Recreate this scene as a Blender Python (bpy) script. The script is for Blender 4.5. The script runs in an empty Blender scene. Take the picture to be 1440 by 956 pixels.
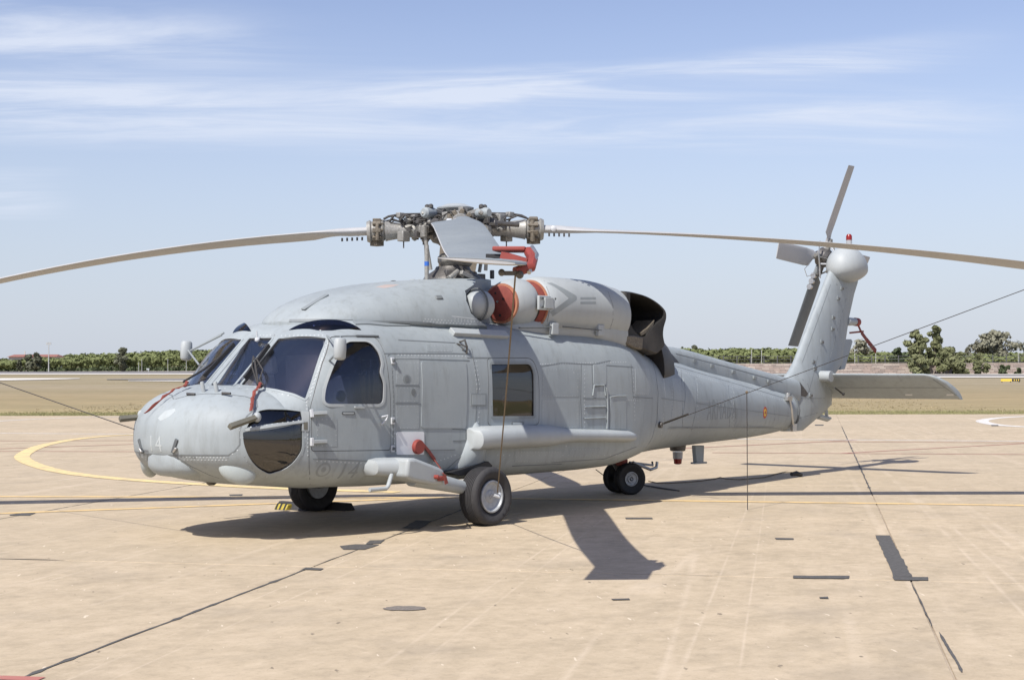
import bpy, bmesh, math, random
from mathutils import Vector, Matrix, Quaternion
from mathutils.bvhtree import BVHTree
from mathutils import noise as mnoise
random.seed(7)
PI = math.pi
sc = bpy.context.scene
col = sc.collection

# ------------------------------------------------------------------ camera
CAM = Vector((-13.1385, -12.1509, 1.6277))
YAW, PITCH, ROLL, FPX = 0.8622, 0.0233, -0.0029, 2097.05
Fv = Vector((math.cos(PITCH)*math.sin(YAW), math.cos(PITCH)*math.cos(YAW), math.sin(PITCH)))
Rv0 = Vector((math.cos(YAW), -math.sin(YAW), 0)); Uv0 = Rv0.cross(Fv)
Rv = Rv0*math.cos(ROLL) + Uv0*math.sin(ROLL); Uv = -Rv0*math.sin(ROLL) + Uv0*math.cos(ROLL)
cd = bpy.data.cameras.new('camera'); cam = bpy.data.objects.new('camera', cd); col.objects.link(cam)
cd.sensor_width = 36; cd.lens = 36*FPX/1440; cd.clip_start = .1; cd.clip_end = 8000
cam.matrix_world = Matrix(((Rv.x, Uv.x, -Fv.x, CAM.x), (Rv.y, Uv.y, -Fv.y, CAM.y), (Rv.z, Uv.z, -Fv.z, CAM.z), (0, 0, 0, 1)))
sc.camera = cam
# ------------------------------------------------------------------ sky, sun, exposure
TS = Vector((-0.84, -0.14, 1.0)).normalized()
EL = math.asin(TS.z); AZ = math.atan2(TS.x, TS.y)
w = bpy.data.worlds.new('World'); sc.world = w; w.use_nodes = True
nt = w.node_tree; nt.nodes.clear()
N = nt.nodes.new; L = nt.links.new
out = N('ShaderNodeOutputWorld'); bg = N('ShaderNodeBackground'); sky = N('ShaderNodeTexSky')
sky.sky_type = 'NISHITA'; sky.sun_disc = False; sky.sun_elevation = EL; sky.sun_rotation = AZ
sky.air_density = 1.0; sky.dust_density = .6; sky.ozone_density = 2.5; sky.altitude = 0
tc = N('ShaderNodeTexCoord')
def wnode(t, **k):
    n = N(t)
    for a, b in k.items(): setattr(n, a, b)
    return n
def M(op, x, y=None, z=None, clamp=False):
    n = N('ShaderNodeMath'); n.operation = op; n.use_clamp = clamp
    for i, q in enumerate((x, y, z)):
        if q is None: continue
        if isinstance(q, (int, float)): n.inputs[i].default_value = q
        else: L(q, n.inputs[i])
    return n.outputs[0]
def smooth01(x, a, b):
    n = N('ShaderNodeMapRange'); n.interpolation_type = 'SMOOTHSTEP'; L(x, n.inputs[0]); n.inputs[1].default_value = a; n.inputs[2].default_value = b; return n.outputs[0]
vr = N('ShaderNodeVectorRotate'); vr.rotation_type = 'Z_AXIS'; vr.inputs['Angle'].default_value = YAW; L(tc.outputs['Generated'], vr.inputs[0])
sep = N('ShaderNodeSeparateXYZ'); L(vr.outputs[0], sep.inputs[0])
A_, B_, E_ = sep.outputs[0], sep.outputs[1], sep.outputs[2]       # across, along, up
zc_ = M('MAXIMUM', M('ADD', E_, .05), .03)
cxy = N('ShaderNodeCombineXYZ'); L(M('MULTIPLY', M('DIVIDE', A_, zc_), .55), cxy.inputs[0]); L(M('MULTIPLY', M('DIVIDE', B_, zc_), 1.9), cxy.inputs[1]); cxy.inputs[2].default_value = 2.3
n1 = N('ShaderNodeTexNoise'); L(cxy.outputs[0], n1.inputs[0]); n1.inputs['Scale'].default_value = 1.6; n1.inputs['Detail'].default_value = 10; n1.inputs['Roughness'].default_value = .62; n1.inputs['Distortion'].default_value = .5
n2 = N('ShaderNodeTexNoise'); L(cxy.outputs[0], n2.inputs[0]); n2.inputs['Scale'].default_value = .55; n2.inputs['Detail'].default_value = 5; n2.inputs['Roughness'].default_value = .55
def band(c, slope, wd, a0, a1, s0=.08):
    d = M('ABSOLUTE', M('SUBTRACT', E_, M('ADD', M('MULTIPLY', A_, slope), c)))
    k = M('SUBTRACT', 1.0, smooth01(d, wd*.1, wd))
    return M('MULTIPLY', k, M('MULTIPLY', smooth01(A_, a0, a0+s0), M('SUBTRACT', 1.0, smooth01(A_, a1-s0, a1))))
wob = M('MULTIPLY', M('SUBTRACT', n2.outputs[0], .5), .07)
E0 = E_; E_ = M('ADD', E_, wob)
b1 = band(.194, .045, .020, -.16, .34, .16); b2 = band(.165, -.01, .035, -.6, .36, .12); b3 = band(.228, .03, .03, -.7, -.12, .1); b4 = band(.112, 0, .016, -.6, -.27, .05); b5 = band(.205, .0, .05, -.8, .0, .3)
E_ = E0
env = M('ADD', M('ADD', M('MULTIPLY', b1, 1.3), M('MULTIPLY', b2, .95)), M('ADD', M('MULTIPLY', b3, .5), M('ADD', M('MULTIPLY', b4, .7), M('MULTIPLY', b5, .5))))
wisp = smooth01(n1.outputs[0], .34, .72)
high = M('MULTIPLY', smooth01(E_, .27, .45), M('MULTIPLY', smooth01(n2.outputs[0], .45, .7), .5))
cl = M('MULTIPLY', M('ADD', env, high), M('ADD', M('MULTIPLY', wisp, 1.0), .10), None, True)
hz = M('MULTIPLY', M('SUBTRACT', 1.0, smooth01(E_, .0, .26)), .80)

tint = N('ShaderNodeMixRGB'); tint.blend_type = 'MULTIPLY'; tint.inputs[0].default_value = 1; L(sky.outputs[0], tint.inputs[1]); tint.inputs[2].default_value = (1.0, .83, .84, 1)
mh = N('ShaderNodeMixRGB'); L(hz, mh.inputs[0]); L(tint.outputs[0], mh.inputs[1]); mh.inputs[2].default_value = (3.0, 3.55, 4.35, 1)
mx = N('ShaderNodeMixRGB'); L(M('MULTIPLY', cl, .8), mx.inputs[0]); L(mh.outputs[0], mx.inputs[1]); mx.inputs[2].default_value = (4.5, 4.85, 5.6, 1)
SKYMIX = mx
L(mx.outputs[0], bg.inputs[0]); bg.inputs[1].default_value = .13
L(bg.outputs[0], out.inputs[0])
sd = bpy.data.lights.new('sun', 'SUN'); sd.energy = 4.2; sd.angle = math.radians(.53); sd.color = (1, .955, .89)
sun = bpy.data.objects.new('sun', sd); col.objects.link(sun); sun.rotation_euler = TS.to_track_quat('Z', 'Y').to_euler()
vs = sc.view_settings; vs.view_transform = 'Standard'; vs.look = 'None'; vs.gamma = 1; vs.exposure = .4; vs.use_curve_mapping = False

# ------------------------------------------------------------------ tracing helpers (photo pixel -> point in the place)
def rayd(u, v): return (Fv + Rv*((u-720)/FPX) - Uv*((v-478)/FPX))
def onY(u, v, y):
    d = rayd(u, v); return CAM + d*((y-CAM.y)/d.y)
def onZ(u, v, z=0.):
    d = rayd(u, v); return CAM + d*((z-CAM.z)/d.z)
def lerp_tab(tab, x):
    if x <= tab[0][0]: return tab[0][1]
    for (a, b), (c, d) in zip(tab, tab[1:]):
        if x <= c: return b + (d-b)*(x-a)/(c-a)
    return tab[-1][1]
FH = Vector((math.sin(YAW), math.cos(YAW), 0))
TERR = [(-500, 0), (62, 0), (120, .18), (250, 1.14), (400, 2.85), (700, 5.4), (3000, 24)]
def ground_z(x, y): return lerp_tab(TERR, (Vector((x, y, 0))-CAM).dot(FH))
def on_ground(u, v):
    d = rayd(u, v); t = 5.
    while t < 6000:
        p = CAM + d*t
        if p.z <= ground_z(p.x, p.y):
            lo, hi = t-2-t*.01, t
            for _ in range(30):
                m = (lo+hi)/2; p = CAM + d*m
                if p.z <= ground_z(p.x, p.y): hi = m
                else: lo = m
            return CAM + d*hi
        t += 1+t*.008
    return CAM + d*3000
def far(u, D):
    d = rayd(u, 500); p = CAM + d*(D/d.dot(FH)); return Vector((p.x, p.y, ground_z(p.x, p.y)))

# ------------------------------------------------------------------ materials
MAT = {}
def newmat(name):
    m = bpy.data.materials.new(name); m.use_nodes = True; MAT[name] = m
    return m, m.node_tree, m.node_tree.nodes['Principled BSDF']
def simple(name, c, rough=.6, metal=0., spec=.5, var=.12, scale=8., bump=.0, bscale=60.):
    m, t, b = newmat(name)
    b.inputs['Roughness'].default_value = rough; b.inputs['Metallic'].default_value = metal
    b.inputs['Specular IOR Level'].default_value = spec
    tcx = t.nodes.new('ShaderNodeTexCoord')
    n = t.nodes.new('ShaderNodeTexNoise'); n.inputs['Scale'].default_value = scale; n.inputs['Detail'].default_value = 6
    t.links.new(tcx.outputs['Object'], n.inputs[0])
    r = t.nodes.new('ShaderNodeMixRGB'); t.links.new(n.outputs[0], r.inputs[0])
    r.inputs[1].default_value = tuple(x*(1-var*1.6) for x in c)+(1,); r.inputs[2].default_value = tuple(min(1, x*(1+var*1.6)) for x in c)+(1,)
    t.links.new(r.outputs[0], b.inputs['Base Color'])
    if bump:
        n3 = t.nodes.new('ShaderNodeTexNoise'); n3.inputs['Scale'].default_value = bscale; n3.inputs['Detail'].default_value = 4
        t.links.new(tcx.outputs['Object'], n3.inputs[0])
        bp = t.nodes.new('ShaderNodeBump'); bp.inputs['Strength'].default_value = bump; bp.inputs['Distance'].default_value = .01
        t.links.new(n3.outputs[0], bp.inputs['Height']); t.links.new(bp.outputs[0], b.inputs['Normal'])
    return m
def paint(name, c, rough=.5, dirt=.35, streak=True):
    """aircraft paint: patchy fading, grime streaks running down, faint oil-canning"""
    m, t, b = newmat(name); nd, lk = t.nodes.new, t.links.new
    tcx = nd('ShaderNodeTexCoord'); 
    a = nd('ShaderNodeTexNoise'); a.inputs['Scale'].default_value = 1.3; a.inputs['Detail'].default_value = 7; a.inputs['Roughness'].default_value = .62; lk(tcx.outputs['Object'], a.inputs[0])
    mpp = nd('ShaderNodeMapping'); mpp.inputs['Scale'].default_value = (7, 7, .9); lk(tcx.outputs['Object'], mpp.inputs[0])
    s = nd('ShaderNodeTexNoise'); s.inputs['Scale'].default_value = 1.6; s.inputs['Detail'].default_value = 6; s.inputs['Roughness'].default_value = .7; lk(mpp.outputs[0], s.inputs[0])
    ra = nd('ShaderNodeValToRGB'); lk(a.outputs[0], ra.inputs[0]); ra.color_ramp.elements[0].position = .3; ra.color_ramp.elements[1].position = .7
    rs = nd('ShaderNodeValToRGB'); lk(s.outputs[0], rs.inputs[0]); rs.color_ramp.elements[0].position = .5; rs.color_ramp.elements[1].position = .78
    m1 = nd('ShaderNodeMixRGB'); lk(ra.outputs[0], m1.inputs[0]); m1.inputs[1].default_value = (c[0]*.88, c[1]*.885, c[2]*.89, 1); m1.inputs[2].default_value = (c[0]*1.07, c[1]*1.065, c[2]*1.05, 1)
    m2 = nd('ShaderNodeMixRGB'); m2.inputs[2].default_value = (c[0]*.62, c[1]*.59, c[2]*.54, 1); lk(m1.outputs[0], m2.inputs[1])
    mu = nd('ShaderNodeMath'); mu.operation = 'MULTIPLY'; lk(rs.outputs[0], mu.inputs[0]); mu.inputs[1].default_value = dirt; lk(mu.outputs[0], m2.inputs[0])
    f = nd('ShaderNodeTexNoise'); f.inputs['Scale'].default_value = 45; f.inputs['Detail'].default_value = 3; lk(tcx.outputs['Object'], f.inputs[0])
    rf = nd('ShaderNodeValToRGB'); lk(f.outputs[0], rf.inputs[0]); rf.color_ramp.elements[0].position = .62; rf.color_ramp.elements[1].position = .74
    m3 = nd('ShaderNodeMixRGB'); lk(m2.outputs[0], m3.inputs[1]); m3.inputs[2].default_value = (c[0]*.75, c[1]*.74, c[2]*.72, 1)
    mv = nd('ShaderNodeMath'); mv.operation = 'MULTIPLY'; lk(rf.outputs[0], mv.inputs[0]); mv.inputs[1].default_value = dirt*.5; lk(mv.outputs[0], m3.inputs[0])
    lk(m3.outputs[0], b.inputs['Base Color'])
    b.inputs['Roughness'].default_value = rough; b.inputs['Specular IOR Level'].default_value = .45
    rr = nd('ShaderNodeMapRange'); lk(a.outputs[0], rr.inputs[0]); rr.inputs[3].default_value = rough-.1; rr.inputs[4].default_value = rough+.14; lk(rr.outputs[0], b.inputs['Roughness'])
    w2 = nd('ShaderNodeTexNoise'); w2.inputs['Scale'].default_value = 3.2; w2.inputs['Detail'].default_value = 2; lk(tcx.outputs['Object'], w2.inputs[0])
    bp = nd('ShaderNodeBump'); bp.inputs['Strength'].default_value = .35; bp.inputs['Distance'].default_value = .012; lk(w2.outputs[0], bp.inputs['Height'])
    bp2 = nd('ShaderNodeBump'); bp2.inputs['Strength'].default_value = .12; bp2.inputs['Distance'].default_value = .002; lk(f.outputs[0], bp2.inputs['Height']); lk(bp.outputs[0], bp2.inputs['Normal'])
    lk(bp2.outputs[0], b.inputs['Normal'])
    return m
GREY = (.302, .337, .353)
paint('hull_grey', GREY, .58, .6); paint('hull_dark', (.23, .255, .265), .55, .3); paint('hull_a', (.285, .318, .335), .6, .6); paint('hull_b', (.318, .352, .366), .55, .6); paint('hull_light', (.365, .394, .405), .5, .22)
paint('blade_grey', (.42, .425, .43), .55, .25); paint('nose_grey', (.37, .41, .41), .48, .22)
paint('white_patch', (.74, .76, .78), .5, .15)
simple('seam', (.10, .11, .115), .7); simple('rivet', (.47, .5, .51), .5)
simple('black', (.018, .018, .02), .6); simple('rubber', (.035, .034, .036), .78, var=.25, scale=20, bump=.2, bscale=90)
simple('rubber_black', (.014, .014, .015), .7, bump=.2)
simple('red_cover', (.20, .045, .033), .8, var=.2, scale=14, bump=.25, bscale=25); simple('red_metal', (.25, .045, .034), .6, var=.15)
simple('orange_edge', (.40, .17, .10), .6)
simple('metal', (.5, .5, .49), .38, .85, var=.2, scale=25); simple('metal_dark', (.11, .105, .10), .5, .5, var=.35, scale=30, bump=.3)
simple('head_metal', (.23, .225, .205), .5, .35, var=.4, scale=35, bump=.4); simple('head_light', (.29, .285, .265), .5, .3, var=.3, scale=35, bump=.2)
simple('rust_metal', (.15, .13, .10), .6, .2, var=.5, scale=40, bump=.4)
simple('white_metal', (.50, .52, .54), .4); simple('rim_paint', (.36, .38, .40), .5, .2, var=.2, scale=30); simple('line_seam', (.17, .187, .195), .6); simple('blue_band', (.03, .13, .5), .5); simple('yellow_paint', (.40, .32, .05), .6, var=.3, scale=40)
simple('rope', (.17, .13, .085), .9, var=.3, scale=60, bump=.5, bscale=200); simple('cable', (.045, .042, .04), .7)
simple('olive', (.13, .125, .10), .8, var=.2); simple('seat_cloth', (.5, .47, .44), .9, bump=.4, bscale=40)
simple('faded_red', (.40, .33, .30), .7); simple('soot', (.012, .0115, .011), .8); simple('interior', (.17, .165, .165), .8)
simple('letter_dark', (.155, .17, .175), .6); simple('letter_faint', (.40, .435, .44), .55); simple('letter_light', (.44, .475, .48), .55)
simple('badge_red', (.42, .05, .03), .5); simple('badge_yellow', (.62, .45, .05), .5)
simple('lens_red', (.22, .015, .012), .2); simple('lens_clear', (.38, .39, .4), .15)
m, t, b = newmat('exhaust'); nd, lk = t.nodes.new, t.links.new
a = nd('ShaderNodeTexNoise'); a.inputs['Scale'].default_value = 2.4; a.inputs['Detail'].default_value = 6
tcx = nd('ShaderNodeTexCoord'); lk(tcx.outputs['Object'], a.inputs[0])
r = nd('ShaderNodeValToRGB'); lk(a.outputs[0], r.inputs[0]); r.color_ramp.elements[0].position = .35; r.color_ramp.elements[0].color = (.012, .011, .010, 1); r.color_ramp.elements[1].position = .68; r.color_ramp.elements[1].color = (.05, .045, .04, 1)
lk(r.outputs[0], b.inputs['Base Color']); b.inputs['Roughness'].default_value = .62
def glassmat(name, tint, refl=.09):
    m = bpy.data.materials.new(name); m.use_nodes = True; MAT[name] = m; t = m.node_tree; t.nodes.clear(); nd, lk = t.nodes.new, t.links.new
    o = nd('ShaderNodeOutputMaterial'); mx = nd('ShaderNodeMixShader'); tr = nd('ShaderNodeBsdfTransparent'); gl = nd('ShaderNodeBsdfGlossy'); gg = nd('ShaderNodeNewGeometry')
    def mm(op, x, y):
        n_ = nd('ShaderNodeMath'); n_.operation = op
        for i, q in enumerate((x, y)):
            if isinstance(q, (int, float)): n_.inputs[i].default_value = q
            elif q is not None: lk(q, n_.inputs[i])
        return n_.outputs[0]
    dp = nd('ShaderNodeVectorMath'); dp.operation = 'DOT_PRODUCT'; lk(gg.outputs['Normal'], dp.inputs[0]); lk(gg.outputs['Incoming'], dp.inputs[1])
    sch = mm('ADD', mm('MULTIPLY', mm('POWER', mm('SUBTRACT', 1.0, mm('ABSOLUTE', dp.outputs['Value'], None)), 5.0), .9), .04)
    tr.inputs[0].default_value = tint+(1,); gl.inputs['Roughness'].default_value = .02
    ad = nd('ShaderNodeMath'); ad.operation = 'ADD'; lk(sch, ad.inputs[0]); ad.inputs[1].default_value = refl
    tcx = nd('ShaderNodeTexCoord'); n = nd('ShaderNodeTexNoise'); n.inputs['Scale'].default_value = 1.5; lk(tcx.outputs['Object'], n.inputs[0])
    bp = nd('ShaderNodeBump'); bp.inputs['Strength'].default_value = .25; bp.inputs['Distance'].default_value = .02; lk(n.outputs[0], bp.inputs['Height']); lk(bp.outputs[0], gl.inputs['Normal'])
    lk(ad.outputs[0], mx.inputs[0]); lk(tr.outputs[0], mx.inputs[1]); lk(gl.outputs[0], mx.inputs[2]); lk(mx.outputs[0], o.inputs[0])
glassmat('glass', (.92, .935, .96), .13); glassmat('glass_dark', (.30, .34, .46), .05); glassmat('glass_roof', (.10, .115, .19), .03); glassmat('glass_cabin', (.46, .42, .38), .07)

# ------------------------------------------------------------------ mesh builder
class MB:
    def __init__(s): s.v = []; s.f = []; s.mi = []; s.cur = 0
    def add(s, vs, fs):
        o = len(s.v); s.v += [Vector(p) for p in vs]; s.f += [tuple(i+o for i in f) for f in fs]; s.mi += [s.cur]*len(fs); return s
    def box(s, c, size, rot=None):
        c = Vector(c); h = Vector(size)/2; vs = []
        for sx in (-1, 1):
            for sy in (-1, 1):
                for sz in (-1, 1):
                    p = Vector((sx*h.x, sy*h.y, sz*h.z))
                    if rot is not None: p = rot @ p
                    vs.append(c+p)
        return s.add(vs, [(0, 1, 3, 2), (4, 6, 7, 5), (0, 4, 5, 1), (2, 3, 7, 6), (0, 2, 6, 4), (1, 5, 7, 3)])
    def bar(s, a, b, wd, th, up=(0, 0, 1)):
        a, b = Vector(a), Vector(b); x = (b-a); ln = x.length; x.normalize(); up = Vector(up)
        y = up.cross(x)
        if y.length < 1e-4: y = Vector((0, 1, 0)).cross(x)
        y.normalize(); z = x.cross(y)
        return s.box((a+b)/2, (ln, wd, th), Matrix((x, y, z)).transposed())
    def tube(s, pts, r, n=10, caps=True):
        pts = [Vector(p) for p in pts]; rs = r if isinstance(r, (list, tuple)) else [r]*len(pts)
        prev = None; rings = []
        for i, p in enumerate(pts):
            d = (pts[min(i+1, len(pts)-1)]-pts[max(i-1, 0)]).normalized()
            if prev is None:
                q = Vector((0, 0, 1)) if abs(d.z) < .9 else Vector((1, 0, 0))
                x = d.cross(q).normalized()
            else: x = (prev - d*prev.dot(d)).normalized()
            prev = x; y = d.cross(x)
            rings.append([p + (x*math.cos(2*PI*k/n)+y*math.sin(2*PI*k/n))*rs[i] for k in range(n)])
        vs = [p for rg in rings for p in rg]; fs = []
        for i in range(len(pts)-1):
            for k in range(n): fs.append((i*n+k, i*n+(k+1) % n, (i+1)*n+(k+1) % n, (i+1)*n+k))
        if caps: fs.append(tuple(range(n))[::-1]); fs.append(tuple((len(pts)-1)*n+k for k in range(n)))
        return s.add(vs, fs)
    def cyl(s, a, b, r, n=16, r2=None): return s.tube([a, b], [r, r if r2 is None else r2], n)
    def lathe(s, prof, origin, axis, n=32, ell=(1, 1), ref=(0, 0, 1)):
        """prof: (dist along axis, radius)"""
        o, a = Vector(origin), Vector(axis).normalized(); x = Vector(ref)
        if abs(a.dot(x.normalized())) > .98: x = Vector((1, 0, 0))
        x = (x - a*x.dot(a)).normalized(); y = a.cross(x); vs = []; fs = []
        for d, r in prof:
            for k in range(n):
                an = 2*PI*k/n; vs.append(o+a*d+x*(r*ell[0]*math.cos(an))+y*(r*ell[1]*math.sin(an)))
        m_ = len(prof)
        for i in range(m_-1):
            for k in range(n): fs.append((i*n+k, i*n+(k+1) % n, (i+1)*n+(k+1) % n, (i+1)*n+k))
        fs.append(tuple(range(n))[::-1]); fs.append(tuple((m_-1)*n+k for k in range(n)))
        return s.add(vs, fs)
    def ball(s, c, rad, n=20, m_=12, rot=None):
        c = Vector(c); rad = Vector((rad, rad, rad)) if not hasattr(rad, '__len__') else Vector(rad); vs = []; fs = []
        for i in range(m_+1):
            ph = -PI/2+PI*i/m_; cr = max(math.cos(ph), 1e-3)
            for k in range(n):
                p = Vector((rad.x*cr*math.cos(2*PI*k/n), rad.y*cr*math.sin(2*PI*k/n), rad.z*math.sin(ph)))
                vs.append(c+((rot @ p) if rot is not None else p))
        for i in range(m_):
            for k in range(n): fs.append((i*n+k, i*n+(k+1) % n, (i+1)*n+(k+1) % n, (i+1)*n+k))
        fs.append(tuple(range(n))[::-1]); fs.append(tuple(m_*n+k for k in range(n)))
        return s.add(vs, fs)
    def loft(s, secs, closed=True, caps=True):
        n = len(secs[0]); vs = [p for c_ in secs for p in c_]; fs = []; kk = n if closed else n-1
        for i in range(len(secs)-1):
            for k in range(kk): fs.append((i*n+k, i*n+(k+1) % n, (i+1)*n+(k+1) % n, (i+1)*n+k))
        if caps and closed: fs.append(tuple(range(n))[::-1]); fs.append(tuple((len(secs)-1)*n+k for k in range(n)))
        return s.add(vs, fs)
    def prism(s, pts, d):
        """pts: 3D polygon, d: extrusion vector"""
        n = len(pts); d = Vector(d); vs = [Vector(p) for p in pts]+[Vector(p)+d for p in pts]
        return s.add(vs, [tuple(range(n))[::-1], tuple(range(n, 2*n))]+[(k, (k+1) % n, n+(k+1) % n, n+k) for k in range(n)])
    def mesh(s, name, mats, angle=35):
        me = bpy.data.meshes.new(name); me.from_pydata([tuple(p) for p in s.v], [], s.f)
        for mm in (mats if isinstance(mats, (list, tuple)) else [mats]): me.materials.append(MAT[mm] if isinstance(mm, str) else mm)
        me.polygons.foreach_set('material_index', s.mi)
        bm = bmesh.new(); bm.from_mesh(me); bmesh.ops.recalc_face_normals(bm, faces=bm.faces); bm.to_mesh(me); bm.free()
        finish(me, angle); return me
    def build(s, name, mats, parent=None, label=None, angle=35, bev=0, bseg=2):
        return link(name, s.mesh(name, mats, angle), parent, label, bev, bseg)
def finish(me, angle=35):
    me.polygons.foreach_set('use_smooth', [True]*len(me.polygons))
    me.set_sharp_from_angle(angle=math.radians(angle)); me.update()
def link(name, me, parent=None, label=None, bev=0, bseg=2):
    o = bpy.data.objects.new(name, me); col.objects.link(o)
    if parent is not None: o.parent = parent
    if label: o['label'] = label
    if bev:
        b = o.modifiers.new('bevel', 'BEVEL'); b.width = bev; b.segments = bseg; b.limit_method = 'ANGLE'; b.angle_limit = math.radians(40)
    return o
def tag(o, label=None, cat=None, group=None, kind=None):
    if label: o['label'] = label
    if cat: o['category'] = cat
    if group: o['group'] = group
    if kind: o['kind'] = kind
    return o
def empty(name, loc=(0, 0, 0)):
    o = bpy.data.objects.new(name, None); o.empty_display_size = .2; o.location = loc; col.objects.link(o); return o
def boolean(ma, mb, op='DIFFERENCE'):
    a = bpy.data.objects.new('tmp', ma); b = bpy.data.objects.new('tmp', mb); col.objects.link(a); col.objects.link(b)
    md = a.modifiers.new('b', 'BOOLEAN'); md.object = b; md.operation = op; md.solver = 'EXACT'
    dg = bpy.context.evaluated_depsgraph_get(); dg.update()
    me = bpy.data.meshes.new_from_object(a.evaluated_get(dg), preserve_all_data_layers=False, depsgraph=dg)
    bpy.data.objects.remove(a); bpy.data.objects.remove(b)
    return me
def round_poly(pts, r, seg=5):
    """pts: list of (u,v) or (u,v,r)"""
    out_ = []; n = len(pts)
    for i in range(n):
        p = Vector(pts[i][:2]); rr = pts[i][2] if len(pts[i]) > 2 else r
        a = Vector(pts[i-1][:2]); b_ = Vector(pts[(i+1) % n][:2])
        da, db = (a-p), (b_-p); rr = min(rr, da.length*.48, db.length*.48)
        if rr < .01: out_.append(tuple(p)); continue
        A = p+da.normalized()*rr; B = p+db.normalized()*rr
        for k in range(seg+1):
            t_ = k/seg; q = A*(1-t_)**2+p*2*t_*(1-t_)+B*t_*t_; out_.append(tuple(q))
    return out_

# ------------------------------------------------------------------ surfaces one can trace on
class Surf:
    def __init__(s, mb_or_mesh):
        if isinstance(mb_or_mesh, MB):
            me = bpy.data.meshes.new('s'); me.from_pydata([tuple(p) for p in mb_or_mesh.v], [], mb_or_mesh.f)
            bm = bmesh.new(); bm.from_mesh(me); bmesh.ops.recalc_face_normals(bm, faces=bm.faces); bm.to_mesh(me); bm.free()
        else: me = mb_or_mesh
        s.v = [v.co.copy() for v in me.vertices]; s.n = [v.normal.copy() for v in me.vertices]
        s.f = [tuple(p.vertices) for p in me.polygons]; s.fn = [p.normal.copy() for p in me.polygons]; s.fc = [p.center.copy() for p in me.polygons]
        s.bvh = BVHTree.FromPolygons(s.v, s.f)
    def hit(s, u, v):
        d = rayd(u, v).normalized(); h = s.bvh.ray_cast(CAM, d)
        if h[0] is None:
            h = s.bvh.find_nearest(CAM+d*17)  # off the edge: nearest point
        return h[0].copy(), h[1].copy()
    def side(s, x, z, sgn=-1):
        h = s.bvh.ray_cast(Vector((x, sgn*4, z)), Vector((0, -sgn, 0))); return h[0].copy(), h[1].copy()
    def region(s, c, rad, d, a, b):
        """closed thin shell (offset a..b along the normals) of the faces near c that face d"""
        vm = {}; fs = []
        for i, f in enumerate(s.f):
            if (s.fc[i]-c).length < rad and s.fn[i].dot(d) > .05: fs.append(f)
        for f in fs:
            for k in f: vm.setdefault(k, len(vm))
        keys = list(vm); n = len(keys)
        vs = [s.v[k]+s.n[k]*b for k in keys]+[s.v[k]+s.n[k]*a for k in keys]
        F_ = []; ed = {}
        for f in fs:
            g = tuple(vm[k] for k in f); F_.append(g); F_.append(tuple(k+n for k in g[::-1]))
            for x, y in zip(g, g[1:]+g[:1]): ed[(x, y)] = 1
        for (x, y) in ed:
            if (y, x) not in ed: F_.append((y, x, x+n, y+n))
        m_ = MB(); m_.add(vs, F_); return m_
def poly_on(surf, px, n_div=0):
    pts = [surf.hit(u, v) for u, v in px]
    c = sum((p for p, _ in pts), Vector())/len(pts); nn = sum((n for _, n in pts), Vector()).normalized()
    return [p for p, _ in pts], c, nn
def prism_on(pts, nn, depth=.22, grow=0.):
    c = sum(pts, Vector())/len(pts)
    q = [p+((p-c)-nn*(p-c).dot(nn)).normalized()*grow for p in pts] if grow else pts
    return MB().prism([p+nn*depth for p in q], -nn*2*depth)
def mirror(me):
    m2 = me.copy()
    for v in m2.vertices: v.co.y = -v.co.y
    m2.flip_normals(); return m2
def patch(surf, px, name, mat, parent, a=-.004, b=.004, label=None, mir=False, depth=.2, pts=None, angle=30, also=None):
    if pts is None: pts, c, nn = poly_on(surf, px)
    else:
        c = sum(pts, Vector())/len(pts); nn = surf.bvh.find_nearest(c)[1]
    rad = max((p-c).length for p in pts)*1.25+.12
    reg = surf.region(c, rad, nn, a, b)
    me = boolean(reg.mesh('r', mat), prism_on(pts, nn, depth).mesh('p', mat), 'INTERSECT')
    me.materials.clear(); me.materials.append(MAT[mat]); finish(me, angle)
    o = link(name, me, parent, label)
    if mir: link(name, mirror(me), parent)
    return o
SEAM = MB(); RIV = MB()
def seam(surf, px, wd=.008, h=.003, step=.08, closed=False, mir=True, mbs=None):
    """raised sealant line / panel edge that follows the skin"""
    tgt = mbs or SEAM; P = []
    px = list(px)+([px[0]] if closed else [])
    for (u0, v0), (u1, v1) in zip(px, px[1:]):
        n = max(1, int(math.hypot(u1-u0, v1-v0)/7))
        for k in range(n): P.append(surf.hit(u0+(u1-u0)*k/n, v0+(v1-v0)*k/n))
    P.append(surf.hit(*px[-1]))
    ribbon(P, wd, h, tgt, mir); return P
def ribbon(P, wd, h, tgt, mir=False):
    vs = []; fs = []
    for i, (p, n) in enumerate(P):
        d = (P[min(i+1, len(P)-1)][0]-P[max(i-1, 0)][0]).normalized(); s_ = d.cross(n).normalized()*wd/2
        vs += [p-s_-n*.002, p-s_+n*h, p+s_+n*h, p+s_-n*.002]
    for i in range(len(P)-1):
        for k in range(3): fs.append((i*4+k, i*4+k+1, (i+1)*4+k+1, (i+1)*4+k))
    tgt.add(vs, fs)
    if mir: tgt.add([Vector((p.x, -p.y, p.z)) for p in vs], [f[::-1] for f in fs])
def rivets(surf, px, gap=.045, r=.008):
    r = .010
    for (u0, v0), (u1, v1) in zip(px, px[1:]):
        a, _ = surf.hit(u0, v0); b_, _ = surf.hit(u1, v1); n = max(1, int((b_-a).length/gap))
        for k in range(n+1):
            p, nn = surf.hit(u0+(u1-u0)*k/n, v0+(v1-v0)*k/n)
            x = nn.orthogonal().normalized(); y = nn.cross(x)
            vs = [p+(x*math.cos(j*PI/3)+y*math.sin(j*PI/3))*r-nn*.001 for j in range(6)]+[p+nn*r*.5]
            RIV.add(vs, [(j, (j+1) % 6, 6) for j in range(6)])
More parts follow.
